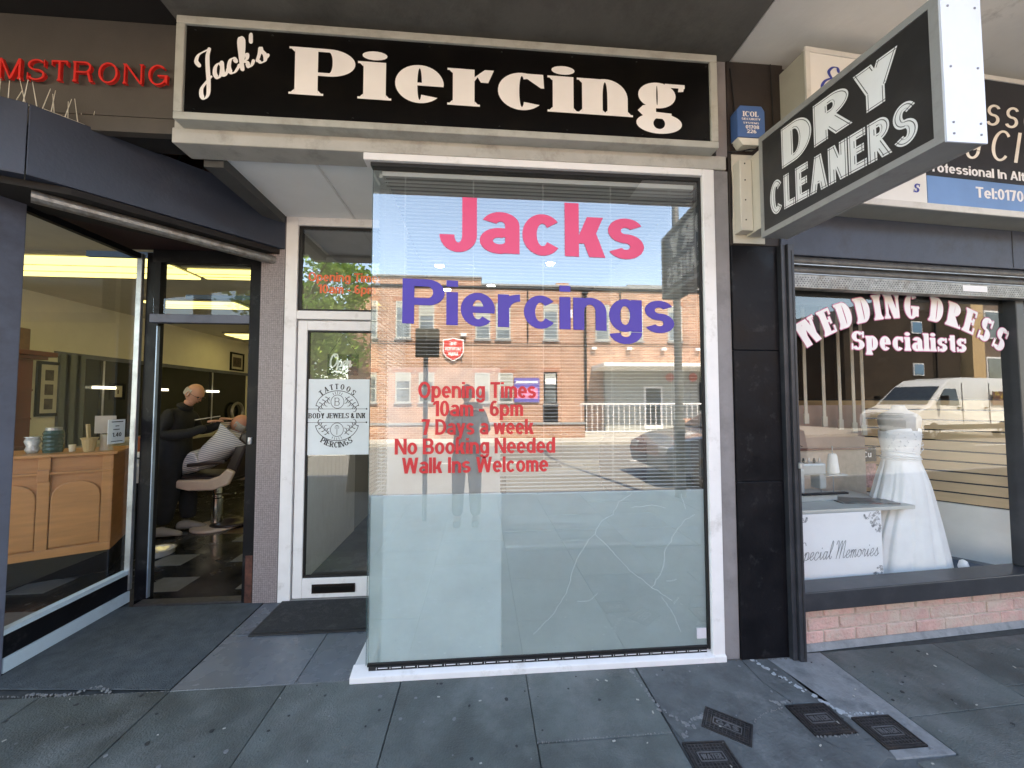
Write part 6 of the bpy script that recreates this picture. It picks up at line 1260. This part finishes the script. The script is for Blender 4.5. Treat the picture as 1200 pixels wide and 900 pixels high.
# ================================================================ people
def skin(name, chain, edges, m, parent, root=0, sub=2, base=(0, 0, 0)):
    o0 = wloc(parent) if parent else base
    me = bpy.data.meshes.new(name); me.from_pydata([(x-o0[0], y-o0[1], z-o0[2]) for x, y, z, *r in chain], edges, []); me.materials.append(m)
    o = bpy.data.objects.new(name, me); COL.objects.link(o)
    if parent: o.parent = parent
    else: o.location = o0
    s = o.modifiers.new('skin', 'SKIN'); s.use_smooth_shade = True; s.branch_smoothing = .35
    for i, d in enumerate(me.skin_vertices[0].data):
        r = chain[i][3]; d.radius = r if isinstance(r, tuple) else (r, r); d.use_root = (i == root)
    q = o.modifiers.new('sub', 'SUBSURF'); q.levels = sub; q.render_levels = sub
    return o
def frame(o, yaw, pitch=0):
    F = Matrix.Rotation(yaw, 3, 'Z')@Matrix.Rotation(pitch, 3, 'Y')
    return lambda p: Vector(o)+F@Vector(p)
def head(T, skinm, parent, s=1., bald=True, hair=None, glasses=False, eyes=True):
    """T maps head space (x forward, y left, z up; origin = centre of the head) to the world"""
    vs = []; fs = []; N = 24; M_ = 20
    for i in range(M_+1):
        ph = math.pi*i/M_; z = -math.cos(ph)
        for j in range(N):
            th = 2*math.pi*j/N; cx, cy = math.cos(th), math.sin(th); r = math.sin(ph)
            x = r*cx*.098; y = r*cy*.076; zz = z*.118
            if z < 0: k = -z; x = x*(1-.18*k)+(.018*k if cx > 0 else .02*k); y *= 1-.32*k*k
            if cx > .3 and -.75 < z < .1: x -= .006*(cx-.3)            # flatter face
            d = abs(th if th < math.pi else th-2*math.pi)
            if -.45 < z < .12: x += .030*math.exp(-(d/.17)**2)*max(0, 1-abs((z+.28)/.26))    # nose
            if -.02 < z < .30: x += .006*math.exp(-(d/.7)**2)*(1-abs(z-.14)/.16)              # brow
            for e in (.42, -.42): x -= .010*math.exp(-((th if th < math.pi else th-2*math.pi)-e)**2/.03)*max(0, 1-abs(z+.03)/.13)   # eye sockets
            if -.66 < z < -.5: x += .006*math.exp(-(d/.35)**2)                               # lips
            if -.98 < z < -.78: x += .010*math.exp(-(d/.5)**2)                               # chin
            vs.append(tuple(T((x*s, y*s, zz*s))))
    for i in range(M_):
        for j in range(N): k = (j+1) % N; fs.append((i*N+j, i*N+k, (i+1)*N+k, (i+1)*N+j))
    q = MB(); q.sm = True; q.add(vs, fs)
    for e in (-1, 1):     # ears
        pts = [T((-.008*s+.016*s*math.sin(a), e*(.074+.008*math.sin(a*.5))*s, (-.012+.030*math.cos(a))*s)) for a in [k*math.pi/5 for k in range(11)]]; q.tube(pts, .0075*s, 6)
        c = T((-.004*s, e*.073*s, -.012*s)); q.ball(c, .014*s, .008*s, .024*s, 8, 6)
    h = q.build('head', skinm, parent)
    if eyes:
        q = MB()
        for e in (-1, 1): q.ball(T((.080*s, e*.031*s, -.002*s)), .011*s, n=8, m=6)
        q.build('eyes', mat('eye_dark', (.05, .04, .035), .2), h)
        P = [T((.0885*s, y*s, -.066*s)) for y in (-.022, -.01, 0, .01, .022)]; MB().tube(P, [.002, .0035, .004, .0035, .002], 5).build('mouth', mat('lip', (.35, .12, .10), .5), h)
    if glasses:
        q = MB()
        for e in (-1, 1):
            q.tube([T(((.100)*s, (e*.033+.024*math.cos(a))*s, (-.004+.019*math.sin(a))*s)) for a in [k*math.pi/6 for k in range(13)]], .002, 5, cap=False); q.tube([T((.098*s, e*.056*s, .002)), T((.05*s, e*.076*s, .004)), T((-.01*s, e*.08*s, .004))], .002, 5)
        q.tube([T((.102*s, -.010*s, -.002)), T((.102*s, .010*s, -.002))], .002, 5); q.build('glasses', mat('glasses_rim', (.03, .03, .03), .3), h)
    if hair:
        q = MB(); q.sm = True; vs = []; fs = []
        for i in range(12):
            for j in range(N):
                ph = math.pi*(.42+.58*i/11) if hair == 'full' else math.pi*(.40+.22*i/11); th = 2*math.pi*j/N
                if math.cos(th) > .35 and hair == 'full': ph = max(ph, math.pi*.70)
                if math.cos(th) > .1 and hair == 'sides': th = math.copysign(1.47, math.sin(th)) % (2*math.pi)
                r = math.sin(ph); vs.append(tuple(T((r*math.cos(th)*.104*s, r*math.sin(th)*.082*s, -math.cos(ph)*.125*s))))
        for i in range(11):
            for j in range(N): k = (j+1) % N; fs.append((i*N+j, i*N+k, (i+1)*N+k, (i+1)*N+j))
        q.add(vs, fs); q.build('hair', mat('grey_hair' if hair == 'sides' else 'brown_hair', (.35, .34, .32) if hair == 'sides' else (.04, .028, .02), .8, var=.3, scale=80), h)
    return h
def hand(W_, D, up, skinm, parent, s=1., curl=.5, side=1):
    """W_ wrist, D direction of the fingers, up back of the hand"""
    D = Vector(D).normalized(); up = Vector(up); R_ = D.cross(up).normalized()*side; up = R_.cross(D).normalized()*side if side > 0 else D.cross(R_).normalized()*-1
    up = up if up.dot(Vector((0, 0, 1))) >= 0 else -up
    W_ = Vector(W_); ch = [(*W_, .022*s), (*(W_+D*.045*s), (.034*s, .016*s)), (*(W_+D*.085*s), (.036*s, .014*s))]; ed = [(0, 1), (1, 2)]
    for k, (o, L) in enumerate(((-.030, .068), (-.010, .078), (.010, .074), (.029, .058))):
        b = W_+D*.088*s+R_*o*s; n = len(ch); d = D.copy(); p = b; ch.append((*p, .0095*s)); ed.append((2, n))
        for t in range(3):
            d = (d-up*curl*(.5+.12*k*.3)).normalized(); p = p+d*L*s*(.42, .32, .26)[t]; ch.append((*p, (.0092, .0085, .0072)[t]*s)); ed.append((n+t, n+t+1))
    n = len(ch); b = W_+D*.03*s-R_*.026*s; ch.append((*b, .014*s)); ed.append((1, n)); d = (D*.6-R_*.75-up*.2).normalized(); p = b+d*.036*s; ch.append((*p, .0115*s)); ed.append((n, n+1)); d = (D*.9-R_*.35-up*.3).normalized(); ch.append((*(p+d*.03*s), .009*s)); ed.append((n+1, n+2))
    return skin('hand', ch, ed, skinm, parent, 1, 1)
m_skin = mat('skin_pale', (.50, .27, .19), .5, var=.08, scale=12); m_blk = mat('black_cloth', (.010, .011, .014), .85, var=.35, scale=14, bump=.25, bscale=30)
# ---- barber: stands half turned away, head bent, forearms raised to the right
px, py = -3.47, 2.52
pb = thing('person', 'bald barber in black clothes and glasses, standing with hands raised over the customer', 'person', (px, py, 0))
f = R(12); FX, FY_ = math.cos(f), math.sin(f)
def PB(a, b, z): return (px+a*FX-b*FY_, py+a*FY_+b*FX, z)        # a forward (towards the customer), b to his left (away from camera)
ch = [(*PB(-.02, 0, .98), (.165, .13)), (*PB(-.03, 0, 1.16), (.17, .135)), (*PB(-.01, 0, 1.34), (.185, .14)), (*PB(.05, 0, 1.46), (.13, .10)), (*PB(.09, 0, 1.52), (.065, .06)),
      (*PB(-.0, -.17, 1.40), .078), (*PB(-.06, -.24, 1.17), .062), (*PB(.16, -.20, 1.17), .052), (*PB(.31, -.14, 1.25), .040),
      (*PB(.05, .17, 1.40), .078), (*PB(.10, .22, 1.18), .060), (*PB(.26, .14, 1.22), .05), (*PB(.36, .06, 1.28), .038),
      (*PB(-.02, -.10, .88), .118), (*PB(.0, -.11, .50), .088), (*PB(-.05, -.12, .12), .075), (*PB(-.0, .10, .88), .118), (*PB(.07, .11, .50), .086), (*PB(.08, .12, .12), .072)]
ch = [(px+(a-px)*1.12, b, c*.965, (tuple(k*1.16 for k in r) if isinstance(r, tuple) else r*1.14)) for a, b, c, r in ch]
skin('body', ch, [(0, 1), (1, 2), (2, 3), (3, 4), (2, 5), (5, 6), (6, 7), (7, 8), (2, 9), (9, 10), (10, 11), (11, 12), (0, 13), (13, 14), (14, 15), (0, 16), (16, 17), (17, 18)], m_blk, pb, 0)
for b, a in ((-.12, -.05), (.12, .08)):
    q = MB(); q.sm = True; vs = []; n = 14; rows = [(-.11, .036, .05), (-.08, .045, .07), (0, .046, .075), (.09, .05, .05), (.16, .045, .035), (.19, .02, .02)]
    for d, w_, h in rows:
        for j in range(n): t = 2*math.pi*j/n; vs.append(PB(a+d, b+w_*math.cos(t), .004+max(0, h*(1+math.sin(t))*.75)))
    q.add(vs, [(i*n+j, i*n+(j+1) % n, (i+1)*n+(j+1) % n, (i+1)*n+j) for i in range(len(rows)-1) for j in range(n)]+[tuple(range(n))[::-1], tuple(range((len(rows)-1)*n, len(rows)*n))]); q.build('shoe', mat('grey_trainer', (.30, .27, .25), .6, var=.15), pb, sub=1)
Hc = Vector(PB(.155, -.01, 1.585)); Th = frame(Hc, f-.25, R(32))
head(Th, m_skin, pb, 1.0, glasses=True, hair='sides')
skin('neck', [(*PB(.08, 0, 1.44), .062), (*PB(.13, 0, 1.52), .056)], [(0, 1)], m_skin, pb, 0)
hand(PB(.33, -.13, 1.26), (FX, FY_+.15, .15), (0, 0, 1), m_skin, pb, 1.0, .28); hand(PB(.38, .05, 1.285), (FX, FY_-.1, .05), (0, 0, 1), m_skin, pb, 1.0, .3, 1)
cm = thing('comb', 'pale comb held in the barber raised hand', 'comb', PB(.40, -.12, 1.30)); MB().bar(PB(.22, -.13, 1.285), PB(.46, -.12, 1.325), .02, .006).build('comb_body', mat('ivory', (.65, .6, .5), .5), cm)
def XC(p): return (p[0]-.14, p[1]-.06, p[2])
# ---- customer: reclining under a striped cape
qx, qy = -2.72, 2.75
pc = thing('person', 'customer leaning back in the barber chair under a white striped cape', 'person', (qx, qy, .5))
Hc2 = Vector((-2.86, 2.64, 1.225)); Th2 = frame(Hc2, math.pi-.15, R(-42)); head(Th2, mat('skin_ruddy', (.48, .22, .15), .5, var=.08), pc, 1.0, hair='sides')
def stripes(name):
    m = bpy.data.materials.new(name); m.use_nodes = True; nt = m.node_tree; n = nt.nodes; L = nt.links.new; b = n['Principled BSDF']
    g = n.new('ShaderNodeNewGeometry'); mp = n.new('ShaderNodeMapping'); mp.inputs['Rotation'].default_value = (0, R(12), 0); wv = n.new('ShaderNodeTexWave'); wv.bands_direction = 'Z'; wv.inputs['Scale'].default_value = 15; wv.inputs['Distortion'].default_value = .6
    cr = n.new('ShaderNodeValToRGB'); e = cr.color_ramp.elements; e[0].position = .35; e[1].position = .5; e[0].color = (.30, .31, .38, 1); e[1].color = (.80, .78, .76, 1)
    L(g.outputs['Position'], mp.inputs[0]); L(mp.outputs[0], wv.inputs['Vector']); L(wv.outputs[0], cr.inputs[0]); L(cr.outputs[0], b.inputs['Base Color']); b.inputs['Roughness'].default_value = .8; return m
OFF = 1
ch = [(-3.28, 2.70, .76, (.19, .11)), (-3.05, 2.70, .84, (.24, .17)), (-2.86, 2.71, .97, (.26, .18)), (-2.74, 2.73, 1.09, (.23, .13)), (-2.71, 2.72, 1.15, (.09, .08)), (-3.12, 2.52, .80, .13), (-3.42, 2.56, .68, .10), (-3.4, 2.85, .68, .10)]
ch = [(a-.14, b-.06, c, r) for a, b, c, r in ch]
skin('cape', ch, [(0, 1), (1, 2), (2, 3), (3, 4), (1, 5), (0, 6), (0, 7)], stripes('striped_cape'), pc, 2)
skin('legs', [(a-.14, b-.06, c, r) for a, b, c, r in [(-3.3, 2.62, .66, .08), (-3.5, 2.62, .62, .075), (-3.56, 2.62, .30, .06), (-3.60, 2.62, .2, .05), (-3.3, 2.85, .66, .08), (-3.5, 2.85, .62, .075), (-3.56, 2.85, .30, .06), (-3.6, 2.85, .2, .05)]], [(0, 1), (1, 2), (2, 3), (4, 5), (5, 6), (6, 7), (0, 4)], m_blk, pc, 0)
# ---- barber chair
bc = thing('barber_chair', 'barber chair with dark seat, pale rounded arm and chrome column', 'chair', (-3.0, 2.95, 0)); m_pad = mat('dark_leather', (.03, .02, .02), .35, var=.2); m_enam = mat('pale_enamel', (.58, .47, .40), .35, var=.12, scale=8); m_chr = mat('chrome', (.6, .6, .58), .15, 1.)
MB(XC).box(-3.42, -2.72, 2.50, 3.02, .56, .65).build('seat', m_pad, bc, bevel=.035); MB(XC).prism([(-2.80, 2.52, .62), (-2.68, 2.52, .60), (-2.48, 2.52, 1.12), (-2.60, 2.52, 1.15)], (0, .48, 0)).build('backrest', m_pad, bc, bevel=.03)
MB(XC).prism([(-2.50, 2.62, 1.12), (-2.44, 2.62, 1.10), (-2.47, 2.62, 1.32), (-2.53, 2.62, 1.32)], (0, .24, 0)).build('headrest', m_pad, bc, bevel=.02)
for y in (2.44, 3.02):
    pts = [(-3.35, y, .56), (-3.1, y, .50), (-2.85, y, .50), (-2.68, y, .56), (-2.62, y, .70), (-2.70, y, .74), (-2.78, y, .66), (-2.9, y, .62), (-3.3, y, .62)]
    MB(XC).prism(pts, (0, .06, 0)).build('arm', m_enam, bc, bevel=.02); MB(XC).bar((-3.12, y+.03, .78), (-2.72, y+.03, .82), .07, .04).build('armrest', m_pad, bc, bevel=.012)
q = MB(XC); q.sm = True; q.lathe((-3.0, 2.78, 0), [(.25, .0), (.25, .02), (.22, .03)], 28); q.build('base_plate', m_enam, bc); q = MB(); q.sm = True; q.lathe((-3.0, 2.78, .03), [(.22, .0), (.16, .02), (.10, .03), (.08, .06)], 24); q.build('base_dome', m_pad, bc); q = MB(XC); q.lathe((-3.0, 2.78, .06), [(.06, 0), (.06, .28), (.05, .29), (.05, .50)], 18); q.build('column', m_chr, bc)
MB(XC).tube([(-3.38, 2.56, .56), (-3.55, 2.56, .28), (-3.55, 3.0, .28), (-3.38, 3.0, .56)], .014, 6).build('footrest_frame', m_chr, bc); MB(XC).box(-3.64, -3.48, 2.56, 3.0, .26, .28).build('footplate', m_enam, bc, bevel=.01); MB(XC).tube([(-3.0, 2.70, .4), (-2.7, 2.62, .43)], .01, 6).build('lever', m_chr, bc)
# ---- photographer at the kerb, seen only as a reflection
gx, gy = -.17, -2.56
pp = thing('person', 'photographer in dark clothes holding a phone up, seen only mirrored in the window', 'person', (gx, gy, 0))
m_gc = mat('grey_jacket', (.05, .055, .06), .8, var=.2, scale=10)
ch = [(gx, gy, .95, (.16, .12)), (gx, gy, 1.15, (.165, .12)), (gx, gy+.01, 1.32, (.19, .12)), (gx, gy+.02, 1.42, (.10, .08)),
      (gx-.19, gy+.02, 1.34, .07), (gx-.23, gy+.06, 1.12, .055), (gx-.06, gy+.235, 1.30, .042), (gx+.19, gy+.02, 1.34, .07), (gx+.25, gy+.06, 1.12, .055), (gx+.20, gy+.235, 1.33, .042),
      (gx-.09, gy, .86, .11), (gx-.10, gy, .48, .085), (gx-.11, gy, .09, .07), (gx+.09, gy, .86, .11), (gx+.10, gy, .48, .085), (gx+.11, gy, .09, .07)]
skin('body', ch, [(0, 1), (1, 2), (2, 3), (2, 4), (4, 5), (5, 6), (2, 7), (7, 8), (8, 9), (0, 10), (10, 11), (11, 12), (0, 13), (13, 14), (14, 15)], m_gc, pp, 0)
Tg = frame((gx, gy+.04, 1.585), math.pi/2, R(4)); head(Tg, m_skin, pp, .95, hair='full'); skin('neck', [(gx, gy+.02, 1.42, .06), (gx, gy+.03, 1.50, .052)], [(0, 1)], m_skin, pp, 0)
hand((gx-.04, gy+.25, 1.33), (.25, .35, .6), (0, 0, 1), m_skin, pp, .95, .3); hand((gx+.19, gy+.25, 1.36), (-.25, .35, .6), (0, 0, 1), m_skin, pp, .95, .3)
for s in (-1, 1): MB().box(gx+s*.11-.045, gx+s*.11+.045, gy-.09, gy+.17, .002, .085).build('shoe', m_black, pp, bevel=.03)
ph = MB().box(gx+.01, gx+.145, gy+.33, gy+.338, 1.41, 1.485).build('phone', m_black, origin=(gx+.07, gy+.33, 1.41), bevel=.003); tag(ph, 'black phone held up sideways by the photographer', 'phone')
